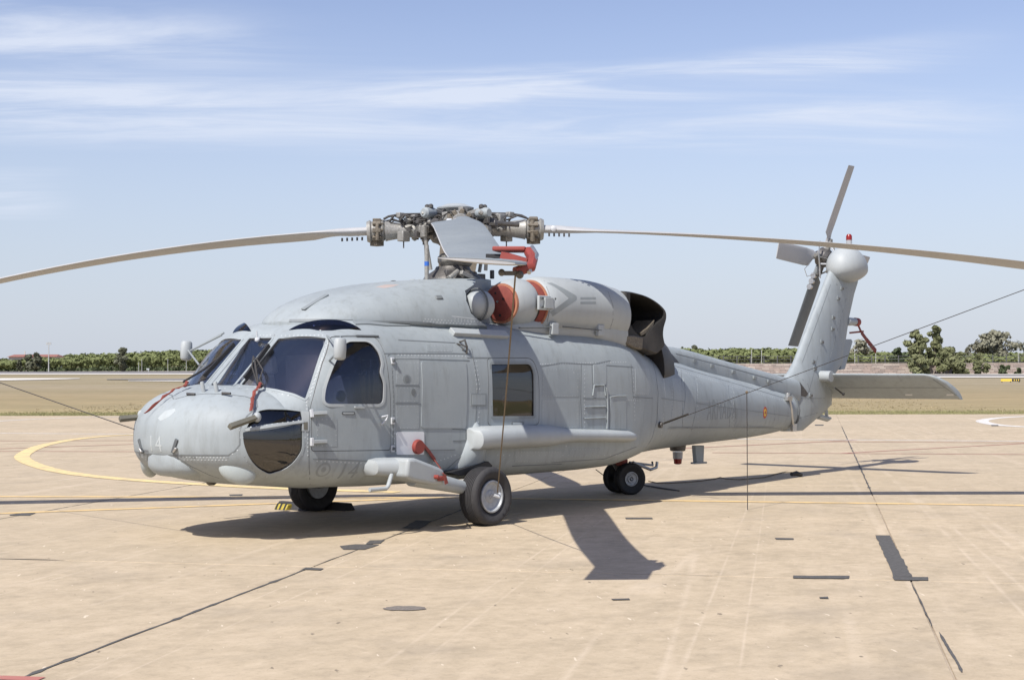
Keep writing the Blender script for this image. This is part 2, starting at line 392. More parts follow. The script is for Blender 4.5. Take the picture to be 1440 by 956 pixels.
def off(px, d):
    """grow a px outline by d px"""
    cx = sum(p[0] for p in px)/len(px); cy = sum(p[1] for p in px)/len(px)
    return [(p[0]+math.copysign(d, p[0]-cx), p[1]+math.copysign(d, p[1]-cy)) for p in px]

exec_parts = []
# ================================================================== HELICOPTER: fuselage skin
HELI = tag(empty('helicopter', (0, 0, 0)), 'large grey naval helicopter parked on the apron with its rotor blades tied down', 'helicopter')
NT = 96
def superl(xx, wd, zc, hb, nb, ht, ntp, n=NT):
    pts = []
    for k in range(n):
        a = 2*PI*(k+.5)/n - PI/2
        c, s_ = math.cos(a), math.sin(a)
        e = nb if s_ < 0 else ntp; h = hb if s_ < 0 else ht
        # blend exponent near the belt so the side stays smooth
        y = math.copysign(abs(c)**(2/e), c)*wd; z = zc+math.copysign(abs(s_)**(2/e), s_)*h
        pts.append(Vector((xx, y, z)))
    return pts
#   x      w     zc    hb    nb   ht    nt
ST = [(-3.50, 1.068, 1.00, .47, 3.4, .545, 2.5), (-3.42, 1.08, 1.00, .48, 3.6, .62, 2.55), (-3.30, 1.10, 1.00, .49, 3.8, .735, 2.75), (-3.12, 1.125, 1.01, .52, 4.1, .895, 3.1),
      (-3.00, 1.135, 1.02, .54, 4.3, 1.00, 3.4), (-2.93, 1.14, 1.03, .56, 4.4, 1.04, 3.5), (-2.8, 1.15, 1.05, .58, 4.6, 1.095, 3.6), (-2.5, 1.165, 1.08, .62, 4.8, 1.145, 3.7), (-2.2, 1.175, 1.1, .65, 5, 1.14, 4.0),
      (-1.2, 1.18, 1.1, .66, 5, 1.15, 4.0), (0.0, 1.18, 1.1, .66, 5, 1.15, 4.0), (1.2, 1.18, 1.1, .66, 5, 1.14, 4.0), (1.8, 1.17, 1.11, .66, 4.8, 1.12, 3.9),
      (2.2, 1.135, 1.12, .64, 4.2, 1.06, 3.7), (2.55, 1.075, 1.13, .615, 3.6, .96, 3.3), (2.75, 1.02, 1.14, .60, 3.3, .90, 3.0), (3.1, .935, 1.15, .59, 3.0, .83, 2.6),
      (3.8, .80, 1.16, .575, 2.7, .74, 2.3), (5.0, .62, 1.14, .52, 2.5, .56, 2.25), (6.4, .44, 1.10, .44, 2.4, .41, 2.2), (7.2, .345, 1.06, .35, 2.3, .32, 2.2), (7.66, .295, 1.04, .28, 2.3, .275, 2.2)]
def station(x):
    if x < -3.5:
        u = min(.9995, max(0, -(x+3.3)/1.0)); u2 = u
        wd = 1.09*(1-u**2.1)**(1/2.1); zc = 1.0
        return (wd, zc, .47*(1-u**2.3)**(1/2.3)*(1-.10*u)+.012, 2.7+.9*(1-u), .555*(1-u**2.5)**(1/2.5), 2.5)
    for i in range(len(ST)-1):
        if ST[i][0] <= x <= ST[i+1][0]:
            p0 = ST[max(i-1, 0)]; p1 = ST[i]; p2 = ST[i+1]; p3 = ST[min(i+2, len(ST)-1)]
            t_ = (x-p1[0])/(p2[0]-p1[0]); o_ = []
            for k in range(1, 7):   # monotone cubic
                h = p2[0]-p1[0]; d = (p2[k]-p1[k])/h
                dl = (p1[k]-p0[k])/(p1[0]-p0[0]) if i > 0 else d
                dr = (p3[k]-p2[k])/(p3[0]-p2[0]) if i < len(ST)-2 else d
                m1 = 0 if dl*d <= 0 else 2*dl*d/(dl+d); m2 = 0 if dr*d <= 0 else 2*dr*d/(dr+d)
                o_.append(p1[k]*(2*t_**3-3*t_*t_+1)+h*m1*(t_**3-2*t_*t_+t_)+p2[k]*(-2*t_**3+3*t_*t_)+h*m2*(t_**3-t_*t_))
            return tuple(o_)
    return ST[-1][1:]
XS = [-4.3+.0004] + [-3.3-1.0*math.sin(PI/2*(1-k/26)) for k in range(1, 24)]
XS = [x for x in XS if x < -3.52]+[-3.515, -3.5, -3.48, -3.45]
x = -3.41
while x < 7.6:
    XS.append(x); x += .045 if x < -2.7 else (.07 if x < 3.4 else .16)
XS.append(7.66)
hull = MB().loft([superl(x, *station(x)) for x in XS])
HULL = Surf(hull)
outer = hull.mesh('outer', ['hull_grey', 'interior'], 40)
inner = MB(); XI = [x for x in XS if -4.12 < x < 2.2][::2]
inner.cur = 1; inner.loft([superl(x, station(x)[0]-.045, station(x)[1], station(x)[2]-.09, station(x)[3], station(x)[4]-.05, station(x)[5]) for x in XI])
inner_me = inner.mesh('inner', ['hull_grey', 'interior'])
CUT = MB(); CUT.cur = 1
# ---- outlines traced on the port side
WIN = {
 'centre': round_poly([(350.5, 475.6), (384, 475.2), (329.5, 542.2), (295.5, 542.2)], 3),
 'port': round_poly([(391.5, 475.8), (459.5, 475.2), (429.5, 561.5), (412, 553.5), (389, 547.6), (363, 543.6), (338.5, 541.6)], 4),
 'door': round_poly([(486, 480, 9), (520.5, 480, 14), (533.5, 497, 6), (537, 512, 4), (534.3, 524, 5), (540, 538, 6), (539, 568.5, 9), (455, 569, 12), (457, 545, 12), (469, 513, 30)], 8),
 'cabin': round_poly([(690.5, 511.3, 2), (745.5, 511.3, 7), (750.5, 523, 6), (751, 585.3, 2), (692.5, 586, 2)], 3),
 'chin_top': round_poly([(359, 581, 4), (365, 577, 4), (374, 575.5, 6), (400, 575, 8), (422.5, 577.2, 3), (425.5, 592.3, 1), (345, 602.5, 2), (352, 590, 3)], 3),
 'chin_low': round_poly([(340.8, 607), (425.6, 594.2), (425, 633, 6), (414, 650, 10), (399, 660.5, 8), (378, 667, 5), (362, 658, 8), (349.5, 643, 10), (342, 624, 10)], 2),
 'sky': round_poly([(409, 463.5, 2), (418, 461.4, 8), (437, 459, 10), (458, 458, 14), (481, 459, 10), (496, 461.5, 6), (505, 463.6, 2), (457, 464, 3)], 4),
}
DOOR = round_poly([(465, 474, 5), (529, 473.8, 8), (541.5, 497, 14), (545.5, 522, 10), (549, 560, 10), (549.3, 632.3, 5), (438.3, 634, 5), (437, 572, 6), (449, 528, 20)], 4)
SLIDE = round_poly([(685.5, 503.5, 6), (749, 503.5, 10), (757.5, 528, 10), (757.8, 597, 7), (686.5, 598.5, 7)], 7)
P3 = {}
for k, px in list(WIN.items())+[('DOOR', DOOR), ('SLIDE', SLIDE)]:
    pts, c, nn = poly_on(HULL, px); 
    if k in ('door', 'cabin', 'DOOR', 'SLIDE'): nn = Vector((0, -1, .06)).normalized()
    if k == 'sky': nn = Vector((0, -.45, .9)).normalized()
    if k == 'centre': nn = Vector((-.72, 0, .69)).normalized()
    P3[k] = (pts, nn)
def mir_pts(pts): return [Vector((p.x, -p.y, p.z)) for p in pts][::-1]
def mir_n(n): return Vector((n.x, -n.y, n.z))
def cuts(keys, grow=0., depth=.25, both=True):
    m_ = MB(); m_.cur = 1
    for k in keys:
        pts, nn = P3[k]; q = prism_on(pts, nn, depth, grow); m_.add(q.v, q.f)
        if both and k != 'centre':
            q = prism_on(mir_pts(pts), mir_n(nn), depth, grow); m_.add(q.v, q.f)
    return m_
c1s = [cuts([k]).mesh('c', ['hull_grey', 'interior']) for k in ('centre', 'port', 'chin_top', 'chin_low', 'sky')]
c2 = cuts(['DOOR', 'SLIDE'], .007).mesh('c', ['hull_grey', 'interior'])
shell = boolean(outer, inner_me); whole = shell
body = shell
for c_ in c1s: body = boolean(body, c_)
body = boolean(body, c2); finish(body, 28)
fus = link('fuselage', body, HELI)
# nose cone gets its own paler paint as a part: thin skin forward of the seam
# ---- glass panes
def pane(key, name, mat, parent, label=None, both=True, a=-.022, b=-.012):
    pts, nn = P3[key]; c = sum(pts, Vector())/len(pts); rad = max((p-c).length for p in pts)*1.3+.12
    reg = HULL.region(c, rad, nn, a, b)
    me = boolean(reg.mesh('r', mat), prism_on(pts, nn, .25, .006).mesh('p', mat), 'INTERSECT'); me.materials.clear(); me.materials.append(MAT[mat]); finish(me, 30)
    o = link(name, me, parent, label)
    if both: link(name, mirror(me), parent)
    return o
def frame(key, name, parent, wd=.02, h=.006, both=True, mat='hull_light', grow=.004):
    pts, nn = P3[key]; c = sum(pts, Vector())/len(pts); n = len(pts); P = []
    for i in range(n+1):
        p = pts[i % n]; q = p+((p-c)-nn*(p-c).dot(nn)).normalized()*grow
        hh = HULL.bvh.find_nearest(q); P.append((hh[0], hh[1]))
    m_ = MB(); ribbon(P, wd, h, m_, False); me = m_.mesh(name, mat, 50); o = link(name, me, parent)
    if both: link(name, mirror(me), parent)
    return o
pane('centre', 'windscreen', 'glass', HELI, both=False); pane('port', 'windscreen', 'glass', HELI)
pane('chin_top', 'chin_window', 'glass_dark', HELI, 'upper chin window with deep blue tint'); pane('chin_low', 'chin_window', 'glass_cabin', HELI, 'lower pointed chin window')
OUTL = round_poly([(405, 464.3, 2), (417, 460.8, 8), (436, 458, 10), (458, 457, 14), (482, 458, 10), (498, 461, 6), (509, 464.3, 2), (457, 465, 10)], 4, 6)
op = [HULL.hit(u, v)[0] for u, v in OUTL]; oc = sum(op, Vector())/len(op); rings = []
for k in range(9):
    t_ = .02+.98*k/8; ring = []
    for p in op:
        q = oc.lerp(p, t_); h_ = HULL.bvh.find_nearest(q); ring.append(h_[0]+Vector((0, -.45, .9))*(.004+.060*(1-t_*t_)**.8))
    rings.append(ring)
rw = MB().loft(rings).mesh('roof_window', 'glass_roof', 80); link('roof_window', rw, HELI, 'bulged deep blue window over the cockpit'); link('roof_window', mirror(rw), HELI, 'bulged deep blue window over the cockpit')
for k in ('centre', 'port', 'chin_low', 'chin_top'): frame(k, 'window_frame', HELI, .026, .004, k != 'centre', 'hull_grey', .012)
# ---- doors: the same skin, cut out and shut with a gap round them
doorm = boolean(whole, cuts(['DOOR']).mesh('d', ['hull_grey', 'interior']), 'INTERSECT'); doorm = boolean(doorm, cuts(['door']).mesh('d', ['hull_grey', 'interior']))
slidem = boolean(whole, cuts(['SLIDE']).mesh('d', ['hull_grey', 'interior']), 'INTERSECT'); slidem = boolean(slidem, cuts(['cabin']).mesh('d', ['hull_grey', 'interior']))
def half(me, sgn):
    bm = bmesh.new(); bm.from_mesh(me); bmesh.ops.delete(bm, geom=[v for v in bm.verts if v.co.y*sgn < 0], context='VERTS')
    m2 = bpy.data.meshes.new('h'); bm.to_mesh(m2); bm.free()
    for mm in me.materials: m2.materials.append(mm)
    finish(m2, 28); return m2
CD = []; SD = []
for s_ in (-1, 1):
    d = link('cockpit_door', half(doorm, s_), HELI); CD.append(d)
    d2 = link('cabin_door', half(slidem, s_), HELI); SD.append(d2)
for s_, d, d2 in ((-1, CD[0], SD[0]), (1, CD[1], SD[1])):
    for key, par, mt in (('door', d, 'glass_dark'), ('cabin', d2, 'glass_cabin')):
        pts, nn = P3[key]; c = sum(pts, Vector())/len(pts); rad = max((p-c).length for p in pts)*1.3+.12
        reg = HULL.region(c, rad, nn, -.022, -.012)
        me = boolean(reg.mesh('r', mt), prism_on(pts, nn, .25, .008).mesh('p', mt), 'INTERSECT'); me.materials.clear(); me.materials.append(MAT[mt]); finish(me, 30)
        link('window', me if s_ < 0 else mirror(me), par)
        n = len(pts); P = []
        for i in range(n+1):
            p = pts[i % n]; q = p+((p-c)-nn*(p-c).dot(nn)).normalized()*.012; hh = HULL.bvh.find_nearest(q); P.append((hh[0], hh[1]))
        m_ = MB(); ribbon(P, .03, .006, m_, False); me = m_.mesh('window_seal', 'hull_light' if key == 'door' else 'hull_dark', 50)
        link('window_seal', me if s_ < 0 else mirror(me), par)

# ---- cockpit inside
def seat(x, y):
    m_ = MB(); m_.box((x, y, 1.0), (.5, .5, .12)); m_.box((x+.27, y, 1.32), (.12, .48, .66), Matrix.Rotation(math.radians(-10), 3, 'Y'))
    m_.box((x+.36, y, 1.74), (.1, .27, .2), Matrix.Rotation(math.radians(-10), 3, 'Y')); m_.box((x+.1, y-.27, 1.15), (.45, .05, .1)); m_.box((x+.1, y+.27, 1.15), (.45, .05, .1)); m_.box((x, y, .78), (.4, .3, .36))
    return m_.build('pilot_seat', 'seat_cloth', HELI, bev=.03)
seat(-2.72, -.67); seat(-2.72, .67)
m_ = MB(); m_.box((-3.32, 0, 1.22), (.22, 1.5, .42), Matrix.Rotation(math.radians(20), 3, 'Y')); m_.box((-2.95, 0, .95), (.8, .36, .3))
m_.build('instrument_panel', 'interior', HELI, bev=.02)
m_ = MB()
for y in (-.56, .56):
    m_.tube([(-3.05, y, .7), (-3.02, y, 1.05), (-3.06, y-.02, 1.2)], .014, 8); m_.box((-3.06, y-.02, 1.24), (.05, .05, .1))
m_.build('control_stick', 'black', HELI)['kind'] = 'stuff'
m_ = MB(); m_.box((-.3, 0, .6), (5.2, 1.7, .05)); m_.box((-2.25, 0, 1.2), (.05, .9, 1.3)); m_.build('cabin_floor', 'interior', HELI)
m_ = MB()
for y in (-.7, 0., .6): m_.box((.05, y, .95), (.45, .48, .1)); m_.box((.3, y, 1.3), (.1, .48, .6))
m_.build('cabin_seat', 'seat_cloth', HELI, bev=.03)
# grab bars and lamp seen through the door window
m_ = MB()
p = onY(516, 522, -.85); q = onY(516, 562, -.85); m_.tube([p, q], .016, 8); p = onY(522, 505, -.85); m_.tube([p, onY(523, 560, -.85)], .014, 8)
m_.tube([onY(508, 528, -.8), onY(524, 515, -.8)], .01, 6); m_.build('grab_bar', 'metal', HELI)
p = onY(478.5, 557, -1.02); MB().lathe([(-.01, .001), (0, .058), (.02, .058), (.03, .05)], p, (0, -1, 0), 20).build('chart_lamp', 'metal', HELI)
p = onY(709, 563, -1.1)
MB().lathe([(0, .05), (.012, .05)], p, (0, -1, 0), 20, (1.25, 1)).build('window_badge', 'white_patch', SD[0])
MB().lathe([(0, .03), (.016, .03)], p, (0, -1, 0), 16, (1.1, 1)).build('window_badge', 'badge_red', SD[0])

# ---- nose: panel seams, radome edge, latches, lights
S_ = lambda px, **k: seam(HULL, px, **k)
S_([(195.5, 638.8), (230, 639.3), (270, 639.6), (321, 639.8), (330, 634), (337, 625), (337, 603), (347, 585), (362, 572), (361, 563), (345, 557.5), (316, 554), (290, 553.5), (265, 556), (247, 561)], wd=.012, h=.003)
rivets(HULL, [(200, 642.5), (320, 643.5), (341, 628), (341, 608)]); rivets(HULL, [(205, 646), (318, 647)])
S_([(246, 641), (268, 655), (295, 668), (308, 672)], wd=.012, h=.002)
S_([(434, 572), (434, 640), (436, 681)], wd=.008); rivets(HULL, [(431, 560), (433, 600), (433, 640)], .035); rivets(HULL, [(463, 477), (432, 563)], .05)
# frame rivets round the chin window and windscreen
for px in (WIN['chin_low'], WIN['port'], WIN['centre']):
    rivets(HULL, off(px, 4)[::2], .05, .005)
# centre line of fuselage panels, port (and mirrored) side
for px in ([(551, 517), (553, 560), (553, 634)], [(551, 634), (640, 632)], [(556, 505), (590, 505), (660, 507)], [(556, 542), (590, 543)], [(556, 567), (592, 568)],
           [(663, 490), (672, 540), (668, 600), (650, 640), (625, 662)], [(657, 503), (690, 503)], [(540, 497), (640, 497), (662, 498)],
           [(470, 472.5), (528, 471.5)], [(560, 478), (640, 482)], [(625, 600), (656, 600)], [(636, 603), (655, 604), (655, 619), (637, 620)],
           [(760, 515), (790, 510), (830, 512), (890, 516)], [(817, 512), (816, 560), (818, 605)], [(832, 512), (833, 545), (852, 541), (853, 604)], [(833, 560), (851, 560)], [(833, 574), (852, 574)], [(820, 588), (851, 588)],
           [(856, 556), (880, 556)], [(857, 560), (857, 604)], [(887, 512), (890, 560)], [(890, 558), (918, 560)], [(905, 570), (904, 600)], [(915, 501), (922, 525), (925.5, 552), (924, 590), (917, 615), (908, 630)],
           [(833, 512), (858, 507)], [(820, 560), (833, 560)], [(775, 650), (850, 645), (895, 628)], [(720, 655), (790, 652)],
           [(440, 645), (520, 648)], [(545, 500), (549, 497)]):
    S_(px, wd=.010)
for px in ([(556, 510), (588, 510)], [(670, 508), (676, 560), (672, 600)], [(667, 508), (672, 560)], [(930, 500), (936, 560), (930, 610)], [(552, 520), (555, 630)], [(560, 499), (655, 501)], [(760, 512), (880, 509)],
           [(860, 562), (900, 563)], [(822, 520), (822, 600)], [(446, 648), (530, 652)], [(640, 640), (560, 668)], [(890, 520), (893, 590)], [(700, 640), (900, 640)]):
    rivets(HULL, px, .05, .0055)
# boom seams
for px in ([(976, 530), (978, 580), (972, 606)], [(940, 512), (1105, 560)], [(930, 560), (1110, 585)], [(1088, 570), (1089, 590), (1086, 610)], [(940, 600), (1100, 602)], [(1024, 535), (1026, 600)], [(958, 520), (960, 600), (974, 603)], [(1050, 545), (1052, 612)]):
    S_(px, wd=.006)
for px in ([(980, 533), (982, 608)], [(940, 517), (1102, 563)], [(1028, 538), (1030, 612)]): rivets(HULL, px, .07, .0055)
# raised access panels
for k, (q, mt_) in enumerate([((557, 500.5, 589, 541), 'hull_b'), ((557, 544, 589, 565.5), 'hull_a'), ((557, 569.5, 589, 603), 'hull_b'), ((600, 484.5, 636, 494.5), 'hull_a'), ((762, 518, 814, 558), 'hull_a'), ((762, 562, 814, 602), 'hull_b'), ((893, 518, 913, 555), 'hull_b'), ((980, 536, 1020, 566), 'hull_a'), ((944, 532, 957, 590), 'hull_b'), ((1030, 545, 1046, 606), 'hull_a'), ((724, 634, 790, 650), 'hull_b'), ((800, 630, 846, 643), 'hull_a'), ((445, 588, 474, 628), 'hull_a')]):
    patch(HULL, round_poly([(q[0], q[1]), (q[2], q[1]), (q[2], q[3]), (q[0], q[3])], 2), 'skin_panel', mt_, HELI if k < 12 else CD[0], -.004, .0022)
    rivets(HULL, [(q[0]+1.5, q[1]+1.5), (q[2]-1.5, q[1]+1.5), (q[2]-1.5, q[3]-1.5), (q[0]+1.5, q[3]-1.5), (q[0]+1.5, q[1]+1.5)], .05)
def rect(u0, v0, u1, v1, r=2): return round_poly([(u0, v0), (u1, v0), (u1, v1), (u0, v1)], r)
ACC = rect(592, 508, 655, 602, 4)
patch(HULL, ACC, 'access_panel', 'hull_grey', HELI, -.004, .007, mir=True)
rivets(HULL, [(594.5, 511), (652, 511), (652, 599), (594.5, 599), (594.5, 511)], .06, .0055)
patch(HULL, rect(557, 607, 596, 639, 2), 'scuff_plate', 'white_patch', HELI, -.004, .006, 'bright pale plate under the red plug')
patch(HULL, rect(662, 553, 684, 571, 1), 'vent_panel', 'hull_dark', HELI, -.004, .004); patch(HULL, rect(664, 555, 682, 569, 1), 'vent_panel', 'hull_grey', HELI, -.004, .007)
patch(HULL, rect(834, 512, 852, 541, 2), 'access_panel', 'hull_grey', HELI, -.004, .005); patch(HULL, rect(858, 557, 880, 603, 2), 'access_panel', 'hull_grey', HELI, -.004, .005)
patch(HULL, rect(960, 530, 975, 586, 2), 'access_panel', 'hull_grey', HELI, -.004, .005)
patch(HULL, rect(719, 592.5, 736, 598, 1), 'placard', 'letter_dark', HELI, -.004, .004); patch(HULL, rect(721, 594, 734, 596.5, .5), 'placard', 'letter_light', HELI, -.004, .006)
patch(HULL, rect(480.5, 578.5, 499, 583, 2), 'door_latch', 'seam', CD[0], -.004, .004); patch(HULL, rect(482.5, 579.8, 497, 582, 1), 'door_latch', 'hull_light', CD[0], -.004, .009)
patch(HULL, rect(498, 571, 512, 574, 1), 'sill_plate', 'hull_light', CD[0], -.004, .02)
patch(HULL, [(572+6*math.cos(a*.52), 533+6.4*math.sin(a*.52)) for a in range(12)][::1], 'vent_disc', 'hull_dark', HELI, -.004, .004)
for cx, cy in ((572, 533), (581, 551)):
    patch(HULL, [(cx+3.2*math.cos(a*.5236), cy+4.8*math.sin(a*.5236)) for a in range(12)], 'vent_disc', 'letter_dark', HELI, -.004, .006)
# recessed looking dark rectangle on the lower right of chin window frame
patch(HULL, [(424, 578), (434, 578.5), (434.5, 606), (424.5, 606)], 'corner_plate', 'hull_light', HELI, -.004, .006) 
patch(HULL, [(426.5, 594), (432, 593), (432, 604), (427, 604)], 'corner_plate', 'olive', HELI, -.004, .009)
m_ = MB(); 
for (u0, v0), (u1, v1) in (((345, 604.5), (426.5, 592.3)),):
    P = [HULL.hit(u0+(u1-u0)*k/12, v0+(v1-v0)*k/12) for k in range(13)]; ribbon(P, .026, .012, m_)
rl_ = m_.mesh('window_rail', 'hull_light'); link('window_rail', rl_, HELI); link('window_rail', mirror(rl_), HELI)
# nose latches and handles
def nub(surf, u, v, size, name, mat, parent=HELI, lift=.01, rot=0, bev=.004, mir=False):
    p, n = surf.hit(u, v); z = n; x = Vector((1, 0, 0)); x = (x-z*x.dot(z)).normalized(); y = z.cross(x)
    R_ = Matrix((x, y, z)).transposed() @ Matrix.Rotation(rot, 3, 'Z')
    me = MB().box(p+n*lift, size, R_).mesh(name, mat); o = link(name, me, parent, bev=bev)
    if mir: link(name, mirror(me), parent, bev=bev)
    return o
for u, v in ((198.5, 627), (246, 627)):
    nub(HULL, u, v, (.035, .15, .02), 'nose_latch', 'seam', lift=.004); nub(HULL, u+1.5, v+5, (.02, .06, .03), 'nose_latch', 'metal', lift=.014)
# cockpit door hinges, strap brackets
for v in (581.5, 621):
    nub(HULL, 437, v, (.03, .08, .035), 'hinge', 'white_metal', CD[0], .02); nub(HULL, 447, v-.5, (.18, .035, .03), 'hinge', 'hull_light', CD[0], .022)
for v in (507.5, 591.5, 630.5): nub(HULL, 551, v, (.045, .07, .02), 'door_striker', 'white_metal', HELI, .014); nub(HULL, 551, v, (.03, .03, .05), 'door_striker', 'seam', HELI, .018)
p0, n0 = HULL.hit(541, 584); p1, n1_ = HULL.hit(533, 596.5); pm, nm = HULL.hit(535, 586)
MB().tube([pm+nm*.02, p0+n0*.045, HULL.hit(539.5, 590)[0]+n0*.04, p1+n1_*.04], .010, 8).build('door_handle', 'white_metal', CD[0])
# towel-rail of the small hook on the shoulder
MB().tube([HULL.hit(646, 481)[0], HULL.hit(648, 482)[0]+Vector((0, -.06, .03)), HULL.hit(652, 488)[0]+Vector((0, -.05, 0)), HULL.hit(656, 497)[0]], .012, 7).tube([HULL.hit(642, 483)[0], HULL.hit(650, 487)[0]+Vector((0, -.05, .0)), HULL.hit(650, 492)[0]], .009, 7).build('hook', 'metal_dark', HELI)
# foot rail steps on the rear cabin
m_ = MB()
for pts in ([(833, 556), (835, 541.5), (849, 541.5), (851, 556)], [(858, 558), (868, 556.5), (880, 556.5)], [(852.5, 545), (854, 575), (853, 603)], [(822, 572), (851, 571)], [(822, 588), (851, 587)]):
    m_ = MB().tube([HULL.hit(*q)[0]+Vector((0, -.006, 0)) for q in pts], .008, 7); m_.build('hand_rail', 'hull_grey', HELI)
# sealing rail over cabin door + shoulder deck strip
def railbar(px, wd, th, name, mat, lift=.02):
    P = [HULL.hit(*q) for q in px]; m_ = MB()
    for (a, na), (b_, nb_) in zip(P, P[1:]): m_.bar(a+na*lift, b_+nb_*lift, wd, th, up=na)
    return m_.build(name, mat, HELI, bev=.006)
railbar([(634, 468.5), (672, 470.5), (711, 472.5)], .1, .05, 'door_rail', 'hull_light', .02)
railbar([(500, 473), (532, 473.6)], .02, .02, 'drip_rail', 'seam', .008)
# blister fairings under the nose
p, n = HULL.hit(333, 664)
MB().ball(p-n*.02, (.19, .08, .125), rot=Matrix.Rotation(math.radians(-38), 3, 'Z') @ Matrix.Rotation(math.radians(24), 3, 'Y')).build('sensor_blister', 'nose_grey', HELI)
me = MB().ball(Vector(((p-n*.03).x, -(p-n*.03).y, (p-n*.03).z)), (.19, .08, .125), rot=Matrix.Rotation(math.radians(38), 3, 'Z') @ Matrix.Rotation(math.radians(24), 3, 'Y')).build('sensor_blister', 'nose_grey', HELI)
m_ = MB(); secs = []
for k, (x, wd, z0, z1) in enumerate([(-4.27, .14, .74, .88), (-4.24, .24, .68, .88), (-4.16, .31, .635, .86), (-4.04, .33, .62, .84), (-3.92, .31, .615, .80), (-3.84, .26, .62, .74)]):
    secs.append([Vector((x, math.copysign(abs(math.cos(a))**.7, math.cos(a))*wd, (z0+z1)/2+math.copysign(abs(math.sin(a))**.7, math.sin(a))*(z1-z0)/2)) for a in [2*PI*j/28 for j in range(28)]])
m_.loft(secs); m_.build('chin_radome', 'hull_grey', HELI)
p, n = HULL.hit(306, 679); MB().lathe([(0, .06), (.025, .05), (.04, .03)], (p.x, p.y+.1, .545), (0, 0, -1), 20).build('landing_light', 'metal_dark', HELI)
# small posts on the hood
for u in (285.5, 304):
    p, n = HULL.hit(u+1, 550.5); MB().lathe([(-.02, .022), (.09, .02), (.1, .016)], p, (-.25, 0, 1), 14).build('temperature_probe', 'hull_light', HELI)
for u, v in ((264, 556), (313, 555)):
    p, n = HULL.hit(u, v); MB().tube([p-n*.01, p+n*.02, p+n*.02+Vector((.02, -.10, -.005))], .012, 8).build('hood_catch', 'metal_dark', HELI)
# ---- wipers
def wiper(px, px2, arm):
    m_ = MB(); P = [HULL.hit(px[0]+(px2[0]-px[0])*k/6, px[1]+(px2[1]-px[1])*k/6) for k in range(7)]
    for (a, na), (b_, nb_) in zip(P, P[1:]): m_.bar(a+na*.03, b_+nb_*.03, .028, .04, up=na)
    A = [HULL.hit(*q) for q in arm]; m_.tube([q+n*.045 for q, n in A], .012, 8)
    return m_.build('wiper', 'black', HELI)
wiper((346.5, 534), (380, 488), [(365, 546), (363, 528), (361, 514)])
wiper((289.5, 531.5), (331.5, 486.5), [(262, 541), (290, 524), (313, 506)])
p, n = HULL.hit(363, 479); MB().lathe([(0, .02), (.02, .03), (.035, .02)], p, n, 16).tube([p+n*.02, p+Vector((-.02, .0, .1))], .008, 6).build('temperature_gauge', 'white_metal', HELI)
# ---- side sponson: long horizontal fairing + strut fairing above the wheel
m_ = MB(); secs = []
for x, y, z, ry, rz in [(a_, b_, c_-.035, d_, e_*.93) for a_, b_, c_, d_, e_ in [(-1.10, -1.17, .96, .16, .12), (-1.07, -1.18, .96, .22, .135), (-.9, -1.18, .97, .235, .14), (-.2, -1.18, .965, .235, .14), (.25, -1.18, .955, .22, .13), (.5, -1.17, .95, .17, .10), (.7, -1.17, .945, .155, .085), (1.4, -1.16, .92, .15, .08), (1.85, -1.145, .895, .145, .075), (1.98, -1.13, .885, .11, .055), (2.04, -1.10, .88, .05, .03)]]:
    secs.append([Vector((x, y+ry*math.copysign(abs(math.cos(a))**.8, math.cos(a)), z+rz*math.copysign(abs(math.sin(a))**.8, math.sin(a)))) for a in [2*PI*j/28 for j in range(28)]])
m_.loft(secs); me = m_.mesh('side_sponson', 'hull_light', 40); link('side_sponson', me, HELI); link('side_sponson', mirror(me), HELI); SPON = Surf(me)
m_ = MB(); secs = []
for z, x0, x1, y in [(1.13, -1.0, -.88, -1.17), (1.06, -1.05, -.84, -1.22), (.95, -1.13, -.78, -1.28), (.80, -1.21, -.74, -1.28), (.68, -1.28, -.72, -1.25), (.60, -1.32, -.74, -1.18)]:
    secs.append([Vector(((x0+x1)/2+(x1-x0)/2*math.cos(a), -1.0+(y+1.0)*max(-.2, math.sin(a)), z)) for a in [2*PI*j/24 for j in range(24)]])
m_.loft(secs); me = m_.mesh('strut_fairing', 'hull_grey', 40); link('strut_fairing', me, HELI); link('strut_fairing', mirror(me), HELI)
m_ = MB(); q = [onY(625, 664, -1.15), onY(678, 648, -1.15), onY(684, 654, -1.15), onY(678, 664, -1.15), onY(640, 668, -1.15)]
m_.prism([Vector((p.x, -1.24, p.z)) for p in q], (0, .3, 0)); me = m_.mesh('wheel_well', 'black'); link('wheel_well', me, HELI); link('wheel_well', mirror(me), HELI)
